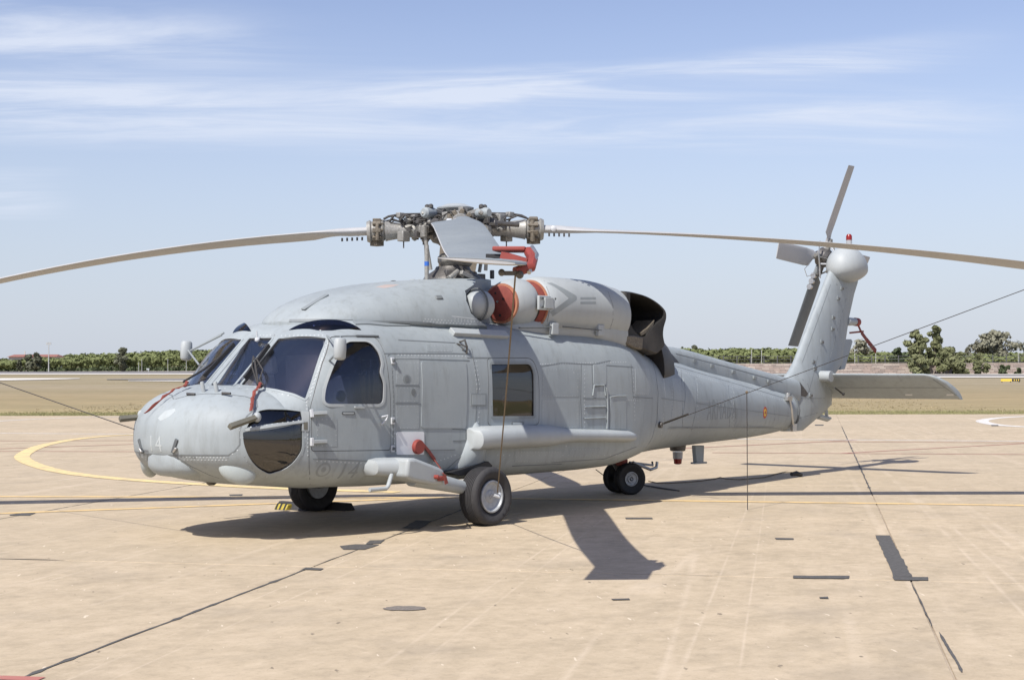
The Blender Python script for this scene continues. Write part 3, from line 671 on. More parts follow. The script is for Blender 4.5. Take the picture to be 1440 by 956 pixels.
# ---- landing gear stub + arm (one per side)
def stub(sg):
    m_ = MB(); secs = []
    for k, (x, y, z, ry, rz) in enumerate([(-2.60, -1.12, .69, .05, .03), (-2.56, -1.14, .69, .16, .08), (-2.46, -1.16, .69, .20, .095), (-2.34, -1.2, .685, .23, .10), (-2.26, -1.23, .68, .25, .10), (-2.15, -1.25, .66, .25, .10)]):
        secs.append([Vector((x, sg*-1*(y+ry*math.copysign(abs(math.cos(a))**.7, math.cos(a))), z+rz*math.copysign(abs(math.sin(a))**.7, math.sin(a)))) for a in [2*PI*j/24 for j in range(24)]])
    m_.loft(secs); o = m_.build('gear_stub', 'hull_light', HELI, angle=40)
    m_ = MB(); pr = [(-2.36, .785), (-2.25, .785), (-1.90, .675), (-1.82, .64), (-1.82, .485), (-2.0, .50), (-2.3, .56), (-2.39, .60)]
    m_.prism([Vector((x, sg*1.53, z)) for x, z in pr], (0, -sg*.36, 0)); o2 = m_.build('gear_fairing', 'hull_light', HELI, bev=.035, bseg=3)
    MB().box((-1.90, sg*1.545, .56), (.09, .03, .05)).build('tie_down_fitting', 'red_metal', HELI, bev=.01)
    MB().lathe([(0, .022), (.04, .022), (.05, .012)], (-1.97, sg*1.53, .58), (0, sg, 0), 12).build('tie_down_bolt', 'red_metal', HELI)
    m_ = MB(); m_.tube([(-2.1, sg*1.32, .58), (-1.55, sg*1.33, .47), (-1.2, sg*1.28, .40)], [.10, .08, .068], 20); m_.build('drag_strut', 'hull_light', HELI)
    MB().tube([(-1.3, sg*1.29, .43), (-1.22, sg*1.27, .405)], .082, 20).build('strut_collar', 'metal', HELI)
    MB().tube([(-1.02, sg*1.22, .36), (-1.06, sg*1.15, .62), (-1.08, sg*1.08, .9)], [.05, .055, .06], 16).build('shock_strut', 'metal_dark', HELI)
    MB().tube([(-1.16, sg*1.20, .37), (-1.03, sg*1.25, .33), (-1.03, sg*1.34, .315)], .055, 14).build('axle', 'metal', HELI)
    m_ = MB(); m_.tube([(-2.42, sg*1.35, .62), (-2.50, sg*1.38, .51), (-2.53, sg*1.38, .485), (-2.74, sg*1.36, .485)], .022, 10); m_.build('boarding_step', 'hull_light', HELI)
stub(-1); stub(1)
def wheel(c, ax, R_, wd, rim, name='main_wheel'):
    t_ = empty(name); t_.parent = HELI; t_.location = (0, 0, 0)
    ax = Vector(ax).normalized(); c = Vector(c)
    pr = []; hw = wd/2
    prof = [(-.5, rim/R_), (-.62, rim/R_*1.06), (-.86, .72), (-.98, .80), (-1.0, .86), (-.93, .93), (-.8, .972), (-.66, .988)]
    half_ = [(d*hw, r*R_) for d, r in prof]
    gro = []
    for k in range(-3, 4):
        d = k*hw*.18; gro += [(d-.006, R_*.998), (d-.004, R_*.972), (d+.004, R_*.972), (d+.006, R_*.998)]
    full = half_+gro+[(-d, r) for d, r in half_[::-1]]
    MB().lathe(full, c, ax, 64, ref=(0, 0, 1)).build('tyre', 'rubber' if name == 'main_wheel' else 'rubber_black', t_, angle=30)
    return t_, ax, c, hw
for sg in (-1, 1):
    t_, ax, c, hw = wheel((-1.03, sg*1.39, .316), (0, sg, 0), .318, .25, .165)
    MB().lathe([(-hw*.8, .165), (hw*.72, .168), (hw*.78, .178), (hw*.84, .172), (hw*.84, .158), (hw*.66, .150), (hw*.56, .13), (hw*.52, .075), (hw*.64, .062), (hw*.66, .03), (hw*.74, .028), (hw*.74, .001)], c, ax, 40).build('rim', 'rim_paint', t_, angle=25)
    m_ = MB()
    for k in range(9):
        a = 2*PI*k/9; m_.lathe([(hw*.38, .012), (hw*.48, .012), (hw*.5, .006)], c+Vector((math.cos(a)*.105, 0, math.sin(a)*.105)), ax, 6)
    b_ = m_.build('wheel_nut', 'metal_dark', t_); b_['kind'] = 'stuff'
# tail wheel (castored)
ca = math.radians(27); axv = Vector((-math.sin(ca), -math.cos(ca), 0)); tc_ = Vector((3.36, -.02, .215))
for sg, nm in ((1, 0), (-1, 1)):
    t_, ax, c, hw = wheel(tc_+axv*.17*sg, axv*sg, .215, .15, .085, 'tail_wheel')
    MB().lathe([(-hw*.5, .085), (hw*.72, .09), (hw*.76, .098), (hw*.78, .088), (hw*.6, .08), (hw*.5, .055), (hw*.75, .05), (hw*.75, .03), (hw*.5, .025), (hw*.5, .012), (hw*.8, .012), (hw*.8, .001)], c, ax, 32).build('rim', 'rim_paint', t_, angle=25)
m_ = MB(); m_.tube([tc_-axv*.14, tc_+axv*.14], .035, 12); m_.tube([tc_, tc_+Vector((-.12, .04, .2)), (3.22, 0, .62)], [.05, .06, .07], 14); m_.build('tail_fork', 'red_metal' if 0 else 'metal_dark', HELI)
MB().tube([(3.18, -.06, .47), (3.3, -.05, .44)], .075, 14).build('fork_collar', 'red_cover', HELI)
m_ = MB(); p = onY(890, 650, -.15); q = onY(915, 660, -.2); r_ = onY(923, 657, -.2); s2 = onY(924, 649, -.2)
m_.tube([p, q, r_, s2], .022, 8); m_.tube([p+Vector((0, .06, 0)), onY(918, 654, -.1), onY(917, 649, -.1)], .016, 8); m_.build('tow_fitting', 'metal', HELI)
# ---- cowling above the cabin
m_ = MB(); secs = []
TOP = [(-2.76, 2.20), (-2.72, 2.24), (-2.66, 2.29), (-2.57, 2.35), (-2.42, 2.43), (-2.2, 2.51), (-1.9, 2.585), (-1.5, 2.655), (-1.1, 2.70), (-.7, 2.735), (-.3, 2.765), (.1, 2.78)]
def smooth(tab, x):
    return (lerp_tab(tab, x-.06)+2*lerp_tab(tab, x)+lerp_tab(tab, x+.06))/4
WDT = [(-2.76, .03), (-2.74, .2), (-2.68, .36), (-2.55, .53), (-2.35, .67), (-2.0, .80), (-1.6, .875), (-1.2, .91), (-.6, .93), (.1, .93)]
xx = [-2.76, -2.75, -2.735, -2.72, -2.69, -2.65, -2.6, -2.54]+[-2.46+k*.08 for k in range(33)]
for x in xx:
    wd = lerp_tab(WDT, x); tp = smooth(TOP, x) if x > -2.7 else lerp_tab(TOP, x); n_ = 2.2+1.0*min(1, max(0, (x+2.6)/2.2))
    tw = tp-2.185
    # dome section: lower edge flares out
    sec = []
    for j in range(49):
        a = PI*j/48; y = math.copysign(abs(math.cos(a))**(2/n_), math.cos(a))*wd; z = 2.185+abs(math.sin(a))**(2/(n_*.82))*tw; sec.append(Vector((x, y, z)))
    sec += [Vector((x, -wd*.9+1.8*wd*k/6, 2.13)) for k in range(7)]
    secs.append(sec)
m_.loft(secs); cow = m_.mesh('c', 'hull_grey', 40)
# rear edge is cut on a slant that runs down and aft
CC = [(-.06, 3.2), (-.06, 2.79), (-.44, 2.66), (-.68, 2.58), (-.76, 2.46), (-.74, 2.32), (-.62, 2.24), (-.34, 2.12), (.0, 1.9), (1.2, 1.8), (1.2, 3.2)]
cutm = MB(); cutm.prism([Vector((x, -2, z)) for x, z in CC], (0, 1.52, 0)); cut2 = MB().prism([Vector((x, .48, z)) for x, z in CC], (0, 1.52, 0))
cow = boolean(cow, cutm.mesh('c', 'seam')); cow = boolean(cow, cut2.mesh('c', 'seam')); finish(cow, 30)
cwl = link('rotor_cowling', cow, HELI); COW = Surf(cow)
seam(COW, [(407, 450.8), (450, 450.4), (496, 451.5)], wd=.03, h=.004, mir=False)
S2 = MB()
for px in ([(497, 452), (583, 453), (663, 460.5)],): seam(COW, px, wd=.02, h=.004, mir=False)
patch(HULL, [(496, 453), (583, 454.5), (576, 459), (540, 458.5), (500, 457)], 'cowling_sill', 'hull_dark', HELI, -.004, .012)
nub(COW, 617, 418.5, (.10, .055, .02), 'drain_scoop', 'letter_dark', lift=.004, bev=.012)
nub(COW, 443, 424.5, (.40, .06, .018), 'intake_lip', 'hull_dark', lift=.0, rot=.1, bev=.008)
patch(COW, [(528, 403.6), (541, 400.5), (561, 400.2), (553, 403.2), (540, 405.2)], 'faded_marking', 'faded_red', HELI, -.003, .0006)
for px in ([(596, 452), (661, 456)], [(598, 449), (663, 453)], [(636, 445), (672, 449)], [(640, 448), (676, 453)]): rivets(COW, px, .05, .006)
for u, v in ((550, 396.6), (577, 394.6), (586, 394.8)):
    p = onY(u, v, 0); MB().lathe([(-.06, .05), (0, .05), (.015, .02)], (p.x, -.04, p.z), (0, 0, 1), 14).build('cowling_fitting', 'metal_dark' if u < 560 else 'hull_light', HELI)
# ---- centre deck between the engines
m_ = MB(); secs = []
for x, wd, zt in [(-.36, .55, 2.66), (-.1, .62, 2.70), (.6, .55, 2.72), (1.6, .5, 2.72), (2.2, .55, 2.70), (2.45, .6, 2.66)]:
    secs.append(superl(x, wd, 2.3, .3, 5, zt-2.3, 3.2, 40))
m_.loft(secs); m_.build('engine_deck', 'hull_dark', HELI)
# gear box input fairing (rounded capsule in front of the intake)
for sg in (-1, 1):
    m_ = MB(); m_.lathe([(-.20, .02), (-.195, .06), (-.165, .11), (-.10, .15), (0, .168), (.07, .168), (.12, .14)], (-.47, sg*.80, 2.42), (1, sg*.0, 0), 28, (1.0, .95)); m_.build('input_fairing', 'hull_light', HELI, angle=50)
    m_ = MB(); m_.tube([(-.52+.0*k, sg*.80+.175*math.cos(a), 2.42+.19*math.sin(a)) for k, a in enumerate([2*PI*j/30 for j in range(31)])], .012, 6, False); m_.build('fairing_gap', 'seam', HELI)
# ---- engine nacelles
def nacelle(sg):
    yc = sg*.74
    e = empty('engine'); e.parent = HELI
    # forward intake cowl
    pr = [(-.04, .05), (-.04, .225), (-.02, .24), (.04, .265), (.12, .287), (.22, .298), (.32, .295), (.38, .27), (.38, .1)]
    MB().lathe(pr, (.02, yc, 2.46), (1, sg*-.10, .02), 44, (1.0, .97)).build('intake_cowl', 'hull_light', e, angle=40)
    # slot between intake and engine body, plugged
    MB().lathe([(0, .25), (.2, .28)], (.36, yc, 2.455), (1, 0, 0), 36).build('intake_throat', 'black', e)
    secs = []
    for x, yo, zc, r, zr in [(.50, 0, 2.455, .305, .305), (.52, 0, 2.455, .328, .328), (.64, 0, 2.455, .352, .35), (1.0, 0, 2.45, .362, .36), (1.5, 0, 2.44, .366, .362), (1.7, 0, 2.43, .362, .36), (1.85, 0, 2.41, .358, .358), (1.95, .0, 2.39, .352, .358), (2.08, .0, 2.37, .345, .362), (2.10, 0, 2.37, .30, .32)]:
        secs.append([Vector((x, yc+r*math.cos(a), zc+zr*math.sin(a))) for a in [2*PI*j/48 for j in range(48)]])
    me = MB().loft(secs).mesh('engine_cowl', 'hull_light', 40); link('engine_cowl', me, e)
    # lower skirt that carries it down to the cabin roof
    secs = []
    for x, wd, zb, zt in [(-.05, .03, 2.14, 2.16), (.15, .16, 2.10, 2.28), (.6, .24, 2.06, 2.32), (1.4, .27, 2.04, 2.36), (1.8, .30, 1.98, 2.36), (2.09, .31, 1.93, 2.34)]:
        secs.append([Vector((x, sg*.72+wd*math.copysign(abs(math.cos(a))**.6, math.cos(a)), (zb+zt)/2+(zt-zb)/2*math.copysign(abs(math.sin(a))**.6, math.sin(a)))) for a in [2*PI*j/24 for j in range(24)]])
    MB().loft(secs).build('nacelle_skirt', 'hull_light', e, angle=40)
    # bracket plate over the slot
    m_ = MB(); m_.box((.46, sg*1.035, 2.47), (.32, .035, .17)); m_.build('bracket', 'hull_light', e, bev=.008)
    m_ = MB(); m_.box((.46, sg*1.07, 2.47), (.16, .02, .13)); m_.build('bracket_cover', 'hull_light', e, bev=.006)
    for dx in (-.12, .12):
        for dz in (-.05, .05): MB().lathe([(0, .016), (.012, .016)], (.46+dx, sg*1.063, 2.47+dz), (0, sg, 0), 10).build('bolt', 'seam', e)
    # cowl latches on the lower line
    for x in (.6, 1.5): MB().box((x, sg*1.03, 2.17), (.12, .06, .14)).build('latch', 'hull_light', e, bev=.01)
    m_ = MB(); m_.tube([(.75, sg*1.045, 2.2), (1.5, sg*1.055, 2.17)], .008, 6); m_.tube([(.02, sg*.98, 2.17), (.4, sg*1.03, 2.18), (.62, sg*1.045, 2.2)], .010, 6); m_.build('latch_line', 'seam', e)
    return me
nme = nacelle(-1); nacelle(1); NAC = Surf(nme)
for px in ([(765, 395), (772, 412), (773, 435), (768, 460)], [(855, 410), (862, 430), (862, 450), (855, 470)]): seam(NAC, px, wd=.008, h=.002, mir=True)
ARW = [(768, 398), (811, 418), (773, 438), (776, 444), (810, 422.5), (812, 416), (775, 398)]
patch(NAC, [(769, 398), (775, 397.5), (811, 416.5), (811, 421.5), (777, 445), (773, 439), (800, 419.5)], 'intake_arrow', 'letter_dark' if 0 else 'hull_dark', HELI, -.003, .0015, 'faded arrow marking on the engine cowl')
for v in (418, 424): patch(NAC, rect(816, v, 838, v+3, .4), 'warning_stencil', 'hull_dark', HELI, -.003, .0015)
# ---- exhaust module: a broad duct with an open mouth on each side, then a fairing that runs into the boom
PROF = round_poly([(870, 409, 2), (882, 410, 6), (899, 414.5, 20), (912, 421, 20), (922.5, 429, 12), (929.5, 437, 8), (930, 448, 8), (925.5, 461, 8), (924.5, 474, 8), (928, 488, 4), (915, 500, 4), (897, 492.5, 8), (881, 487, 4), (868, 486, 2)], 3, 3)
pp = [onY(u, v, -.9) for u, v in PROF]; cx = sum(p.x for p in pp)/len(pp); czz = sum(p.z for p in pp)/len(pp)
ex = MB(); secs = []
for y, sc_ in [(-1.0, .93), (-.985, .965), (-.95, .99), (-.9, 1), (-.5, 1.01), (0, 1.015), (.5, 1.01), (.9, 1), (.95, .99), (.985, .965), (1.0, .93)]:
    secs.append([Vector((cx+(p.x-cx)*sc_, y, czz+(p.z-czz)*sc_)) for p in pp])
ex.loft(secs); exm = ex.mesh('x', ['exhaust', 'soot'], 40)
MOUTH = round_poly([(880, 412, 2), (898, 416), (911, 422.3), (921, 430.3), (927.2, 437.5, 3), (927.6, 446.5, 3), (917, 456), (905, 468, 3), (904, 473), (895, 474), (886, 466, 4), (879, 454, 6)], 3)
pts = [onY(u, v, -.93) for u, v in MOUTH]
for sgn in (-1, 1):
    q = [Vector((p.x, sgn*.36, p.z)) for p in pts]
    if sgn > 0: q = q[::-1]
    c_ = MB(); c_.cur = 1; c_.prism(q, (0, sgn*1.2, 0)); exm = boolean(exm, c_.mesh('c', ['exhaust', 'soot']))
finish(exm, 32); link('exhaust_duct', exm, HELI, 'sooty brown black exhaust fairing with open side mouths')
secs = []
for (u, v), wd in zip([(924, 462), (925.5, 472), (928, 478), (934, 484.5), (943, 490.5), (949, 499), (952.5, 507)], [.72, .66, .56, .45, .36, .28, .22]):
    p = onY(u, v, -.6*wd); secs.append(superl(p.x, wd, 1.66, .2, 3, p.z-1.66, 2.1, 48))
secs = [superl(secs[0][0].x-.5, .9, 1.66, .2, 3, .72, 2.4, 48)]+secs
MB().loft(secs).build('exhaust_fairing', 'exhaust', HELI, angle=50)
p = [onY(u, v, -1.0) for u, v in [(904, 468), (914, 461), (923, 450), (921, 459), (912, 468), (905, 472)]]; MB().prism([Vector((a.x, -.97, a.z)) for a in p], (0, .3, 0)).build('exhaust_vane', 'rust_metal', HELI)
q = [onY(u, v, -1.03) for u, v in [(881.5, 471), (893, 471.5), (905, 474), (904, 492), (893, 490), (881.5, 484)]]; MB().prism([Vector((p.x, -1.03, p.z)) for p in q], (0, .3, 0)).build('heat_shield', 'rust_metal', HELI, bev=.02)
# ---- tail boom spine (drive shaft cover)
m_ = MB(); secs = []
for k in range(13):
    x = 3.75+k*(7.9-3.75)/12; zt = lerp_tab([(3.7, 2.06), (4.59, 2.01), (6.08, 1.79), (7.7, 1.565), (8, 1.53)], x); wd = .24-.06*k/12
    secs.append(superl(x, wd, zt-.2, .2, 3, .2, 3, 28))
spm = MB().loft(secs).mesh('shaft_cover', 'hull_grey', 40); link('shaft_cover', spm, HELI); SPN = Surf(spm)
for px in ([(950, 497), (1020, 515), (1100, 537)],): seam(SPN, px, wd=.008, h=.003, mir=False)
for u in (975, 1000, 1030, 1060, 1080):
    p = onY(u, 500, -.2); x = p.x; zt = lerp_tab([(3.7, 2.06), (4.59, 2.01), (6.08, 1.79), (7.7, 1.565), (8, 1.53)], x); MB().box((x, -.215, zt-.16), (.09, .03, .05)).build('cover_latch', 'hull_dark', HELI, bev=.005)
# ---- tail cone and pylon
def airfoil(xl, xt, y0, th, z, n=40, zt=None):
    pts = []; c_ = xt-xl
    for j in range(n):
        a = 2*PI*j/n; t_ = (1-math.cos(a))/2; yy = th*(2.0*math.sqrt(max(t_, 0))*(1-t_)**.75*.97+.02*(1-t_)) if 1 else 0
        pts.append(Vector((xl+c_*t_, y0+(yy if math.sin(a) > 0 else -yy)/1.55, z if zt is None else z+(zt-z)*t_)))
    return pts
secs = []
for z, xl, xt, th, zt in [(.72, 7.63, 8.25, .22, .72), (.80, 7.62, 8.55, .28, .84), (.95, 7.60, 8.95, .32, .99), (1.12, 7.59, 9.22, .33, 1.12), (1.3, 7.60, 9.24, .33, 1.3), (1.48, 7.64, 9.22, .32, 1.48), (1.58, 7.72, 9.3, .30, 1.58), (1.66, 7.84, 9.4, .28, 1.66), (1.8, 7.99, 9.62, .26, 1.8), (2.1, 8.22, 9.70, .235, 2.1), (2.6, 8.60, 9.86, .22, 2.6), (3.0, 8.92, 10.05, .215, 3.0), (3.2, 9.08, 10.18, .22, 3.2), (3.4, 9.25, 10.2, .2, 3.4)]:
    secs.append(airfoil(xl, xt, 0, th, z, 44, zt))
pyl = MB().loft(secs).mesh('tail_pylon', 'hull_grey', 38); link('tail_pylon', pyl, HELI); PYL = Surf(pyl)
q = [onY(u, v, 0) for u, v in [(1180, 520), (1186, 519), (1197, 480), (1195, 477), (1184, 477)]]; MB().prism([Vector((p.x, -.03, p.z)) for p in q], (0, .06, 0)).build('trailing_edge_flap', 'hull_grey', HELI, bev=.006)
q = [onY(u, v, -.05) for u, v in [(1150, 575), (1163, 527), (1169.5, 569.5), (1158, 575)]]; MB().prism([Vector((p.x, -.05, p.z)) for p in q], (0, .1, 0)).build('rear_fairing', 'hull_grey', HELI, bev=.01)
for px in ([(1102, 531), (1122, 528), (1136, 540), (1140, 556)], [(1120, 560), (1160, 560)], [(1117, 590), (1150, 580)], [(1168, 400), (1150, 450), (1128, 510)], [(1176, 400), (1190, 405), (1198, 408)], [(1190, 420), (1176, 470), (1166, 510)], [(1115, 556), (1135, 556), (1142, 535), (1150, 500)]):
    seam(PYL, px, wd=.009, h=.002, mir=False)
for u, v in ((1178, 419), (1171, 446), (1155, 480), (1143, 508), (1145, 518), (1139, 555), (1170, 462), (1183, 405)):
    nub(PYL, u, v, (.06, .06, .02), 'step_plate', 'hull_dark', lift=.004, bev=.004); nub(PYL, u+1, v+1, (.025, .04, .035), 'step_peg', 'metal_dark', lift=.014, bev=.003)
patch(PYL, [(1124, 537), (1136, 553), (1133, 558), (1124, 556), (1126, 547)], 'vent_grille', 'metal_dark', HELI, -.003, .004)
# fold hinges
m_ = MB()
for (u, v) in ((1108, 557), (1110, 565), (1114, 588), (1115, 600)): 
    p = onY(u, v, -.30 if v < 580 else -.26); m_.lathe([(-.05, .035), (.05, .035)], p, (0, 0, 1), 12)
m_.tube([onY(1110, 560, -.32), onY(1113, 575, -.33), onY(1114, 590, -.31), onY(1116, 604, -.27)], .022, 8); m_.box(onY(1109, 560, -.33), (.16, .05, .07)); m_.box(onY(1116, 601, -.28), (.12, .05, .12))
h_ = m_.build('fold_hinge', 'metal', HELI, bev=.004)
P = [HULL.side(7.6, z) for z in (1.28, 1.2, 1.05, .9, .82)]; MB().tube([p+n*.01 for p, n in P], .022, 8).build('hinge_gap', 'seam', HELI)
# tail skid
m_ = MB(); m_.tube([onY(1161, 572, 0), onY(1163, 588, 0)], .03, 8); m_.tube([onY(1150, 585, 0), onY(1163, 589, 0), onY(1168, 588, 0)], [.05, .045, .02], 10); m_.build('tail_bumper', 'hull_light', HELI)
# gear box fairing on top
p = onY(1193, 378, -.12)
secs = []
for dx, r, dz in [(-.52, .02, -.03), (-.505, .12, -.03), (-.46, .21, -.02), (-.34, .31, 0), (-.16, .36, .01), (.02, .345, 0), (.16, .295, -.005), (.30, .225, -.015), (.42, .15, -.03), (.51, .085, -.04), (.56, .02, -.045)]:
    secs.append([Vector((9.70+dx, -.10+r*.84*math.cos(a), 3.43+dz+r*(.93 if math.sin(a) > 0 else .80)*math.sin(a)*(1 if math.sin(a) > 0 else .95))) for a in [2*PI*j/36 for j in range(36)]])
MB().loft(secs).build('tail_gearbox_fairing', 'hull_light', HELI, angle=60)
MB().lathe([(-.1, .07), (.03, .06), (.05, .055)], (9.84, -.02, 3.78), (0, 0, 1), 16).lathe([(.05, .05), (.12, .05)], (9.84, -.02, 3.78), (0, 0, 1), 16).build('beacon_base', 'lens_clear', HELI)
MB().lathe([(.12, .052), (.19, .05), (.22, .03)], (9.84, -.02, 3.78), (0, 0, 1), 16).build('beacon_lens', 'lens_red', HELI)
# rear horn with red cover
MB().tube([onY(1190, 452, 0), onY(1203, 452.5, 0)], [.075, .062], 16).build('tail_light_housing', 'hull_light', HELI)
# belly beacon and blade antenna
p = onY(953, 633, 0); MB().lathe([(-.05, .12), (.02, .11), (.03, .09)], p+Vector((0, 0, .02)), (0, 0, -1), 20).build('beacon_base', 'metal_dark', HELI)
MB().lathe([(.02, .075), (.12, .07)], p, (0, 0, -1), 16).build('beacon_glass', 'lens_clear', HELI); MB().lathe([(.12, .062), (.19, .055), (.2, .03)], p, (0, 0, -1), 16).build('beacon_lens', 'lens_red', HELI)
q = [onY(u, v, 0) for u, v in [(975, 626), (988, 626), (987, 650), (977, 650)]]; MB().prism([Vector((p.x, -.035, p.z)) for p in q], (0, .07, 0)).build('blade_antenna', 'hull_grey', HELI, bev=.012)
a_, b_ = onY(974.5, 651, 0), onY(991, 650, 0); MB().bar(a_, b_, .09, .025).build('antenna_foot', 'hull_grey', HELI, bev=.006)
# ---- stabilator
m_ = MB(); secs = []; XL, XT = 8.66, 9.42
def stsec(y, xl, xt, th=.075):
    pts = []
    for j in range(36):
        a = 2*PI*j/36; t_ = (1-math.cos(a))/2; yy = th*(2.1*math.sqrt(t_)*(1-t_)*1.0+.05*(1-t_))/1.1
        x = xl+(xt-xl)*t_; ang = -(1.63-1.24)/(XT-XL); z = 1.61+(x-XL)*ang+(yy if math.sin(a) > 0 else -yy*.8); pts.append(Vector((x, y, z)))
    return pts
for y, xl, xt in [(-2.20, 9.22, 9.43), (-2.19, 9.05, 9.43), (-2.16, 8.90, 9.43), (-2.08, 8.76, 9.42), (-1.98, 8.68, 9.42), (-1.9, 8.66, 9.42), (-1.0, 8.65, 9.42), (-.2, 8.64, 9.42), (0, 8.64, 9.42), (.2, 8.64, 9.42), (1.9, 8.66, 9.42), (2.08, 8.76, 9.42), (2.16, 8.90, 9.43), (2.2, 9.22, 9.43)]: secs.append(stsec(y, xl, xt))
stm = MB().loft(secs).mesh('stabilator', 'hull_grey', 40); link('stabilator', stm, HELI, 'horizontal tail surface tilted trailing edge down'); STB = Surf(stm)
MB().tube([(8.60, -.34, 1.585), (8.60, -.1, 1.59)], .09, 20).build('stabilator_pivot', 'hull_light', HELI)
for px in ([(1170, 545), (1335, 545)], [(1312, 533), (1345, 556)]): seam(STB, px, wd=.012, h=.003, mir=False)
patch(STB, rect(1273, 553.8, 1283, 556, .3), 'static_plate', 'white_metal', HELI, -.003, .003); patch(STB, rect(1331, 553.8, 1341, 556, .3), 'static_plate', 'white_metal', HELI, -.003, .003)
m_ = MB(); m_.tube([onY(1174, 545, -.4), onY(1184, 553, -.4)], .012, 6); m_.ball(onY(1186, 554, -.4), .025, 8, 6); m_.build('stabilator_link', 'black', HELI)
# ---- tail rotor
TR = Vector((9.70, .42, 3.63)); ct = math.radians(20)
UU = Vector((0, -math.sin(ct), math.cos(ct))); NN = Vector((0, math.cos(ct), math.sin(ct))); XX = Vector((1, 0, 0))
ph = .06
tr = empty('tail_rotor'); tr.parent = HELI
def tblade(dirv, ch, mat, R_=1.62):
    secs = []
    for r, cd_, th in [(.16, .09, .04), (.26, .10, .04), (.36, .16, .03), (.44, .28, .022), (.62, .30, .018), (1.45, .29, .014), (1.60, .285, .012), (1.62, .275, .008)]:
        r = r*R_/1.62; o_ = -.06 if r > .4 else -.0
        sec = []
        for j in range(20):
            a = 2*PI*j/20; t_ = math.cos(a); sec.append(TR+dirv*r+ch*(t_*cd_/2+o_)+NN*(math.sin(a)*th+.02*t_))
        secs.append(sec)
    b_ = MB().loft(secs).build('tail_rotor_blade', mat, tr, angle=40)
    m_ = MB(); m_.lathe([(.10, .05), (.3, .045), (.34, .03)], TR-NN*.05, dirv, 12); m_.tube([TR+dirv*.3-NN*.06, TR+dirv*.22-NN*.16, TR-NN*.2+dirv*.1], .014, 6); m_.build('blade_grip', 'head_metal', tr)
d1 = (UU*math.cos(ph)+XX*math.sin(ph)).normalized(); d2 = (-XX*math.cos(ph)+UU*math.sin(ph)).normalized()
tblade(d1, XX, 'blade_grey'); tblade(-d1, -XX, 'hull_dark'); tblade(d2, UU, 'blade_grey', 1.5); tblade(-d2, -UU, 'blade_grey', 1.66)
MB().tube([TR+Vector((.02, -.35, -.12)), TR], .1, 16).build('tail_rotor_shaft', 'metal_dark', tr)
MB().lathe([(-.16, .12), (-.1, .16), (.04, .16), (.08, .1), (.14, .06)], TR, NN, 20).build('tail_rotor_hub', 'metal_dark', tr, angle=30)
m_ = MB(); random.seed(3)
for k in range(4):
    a = PI/2*k+.4; dd = XX*math.cos(a)+UU*math.sin(a); m_.tube([TR-NN*.25+dd*.16, TR-NN*.12+dd*.26], .016, 6); m_.tube([TR-NN*.25, TR-NN*.25+dd*.18], .02, 6)
m_.lathe([(-.27, .05), (-.23, .08)], TR, NN, 12); m_.build('pitch_link', 'white_metal', tr)
m_ = MB(); m_.tube([TR+Vector((-.25, -.1, .25)), TR+Vector((-.30, -.1, .0)), TR+Vector((-.26, -.1, -.2)), TR+Vector((-.34, -.15, -.38))], .014, 6)
m_.tube([TR+Vector((-.42, 0, -.12)), TR+Vector((-.6, 0, -.24)), TR+Vector((-.52, 0, -.36)), TR+Vector((-.3, 0, -.32)), TR+Vector((-.2, 0, -.2))], .006, 6); m_.build('deicing_cable', 'metal', tr)
for k in range(3): MB().lathe([(0, .05), (.05, .05)], TR-d1*(.34+.1*k)-XX*.09, XX, 10).build('balance_weight', 'metal', tr)
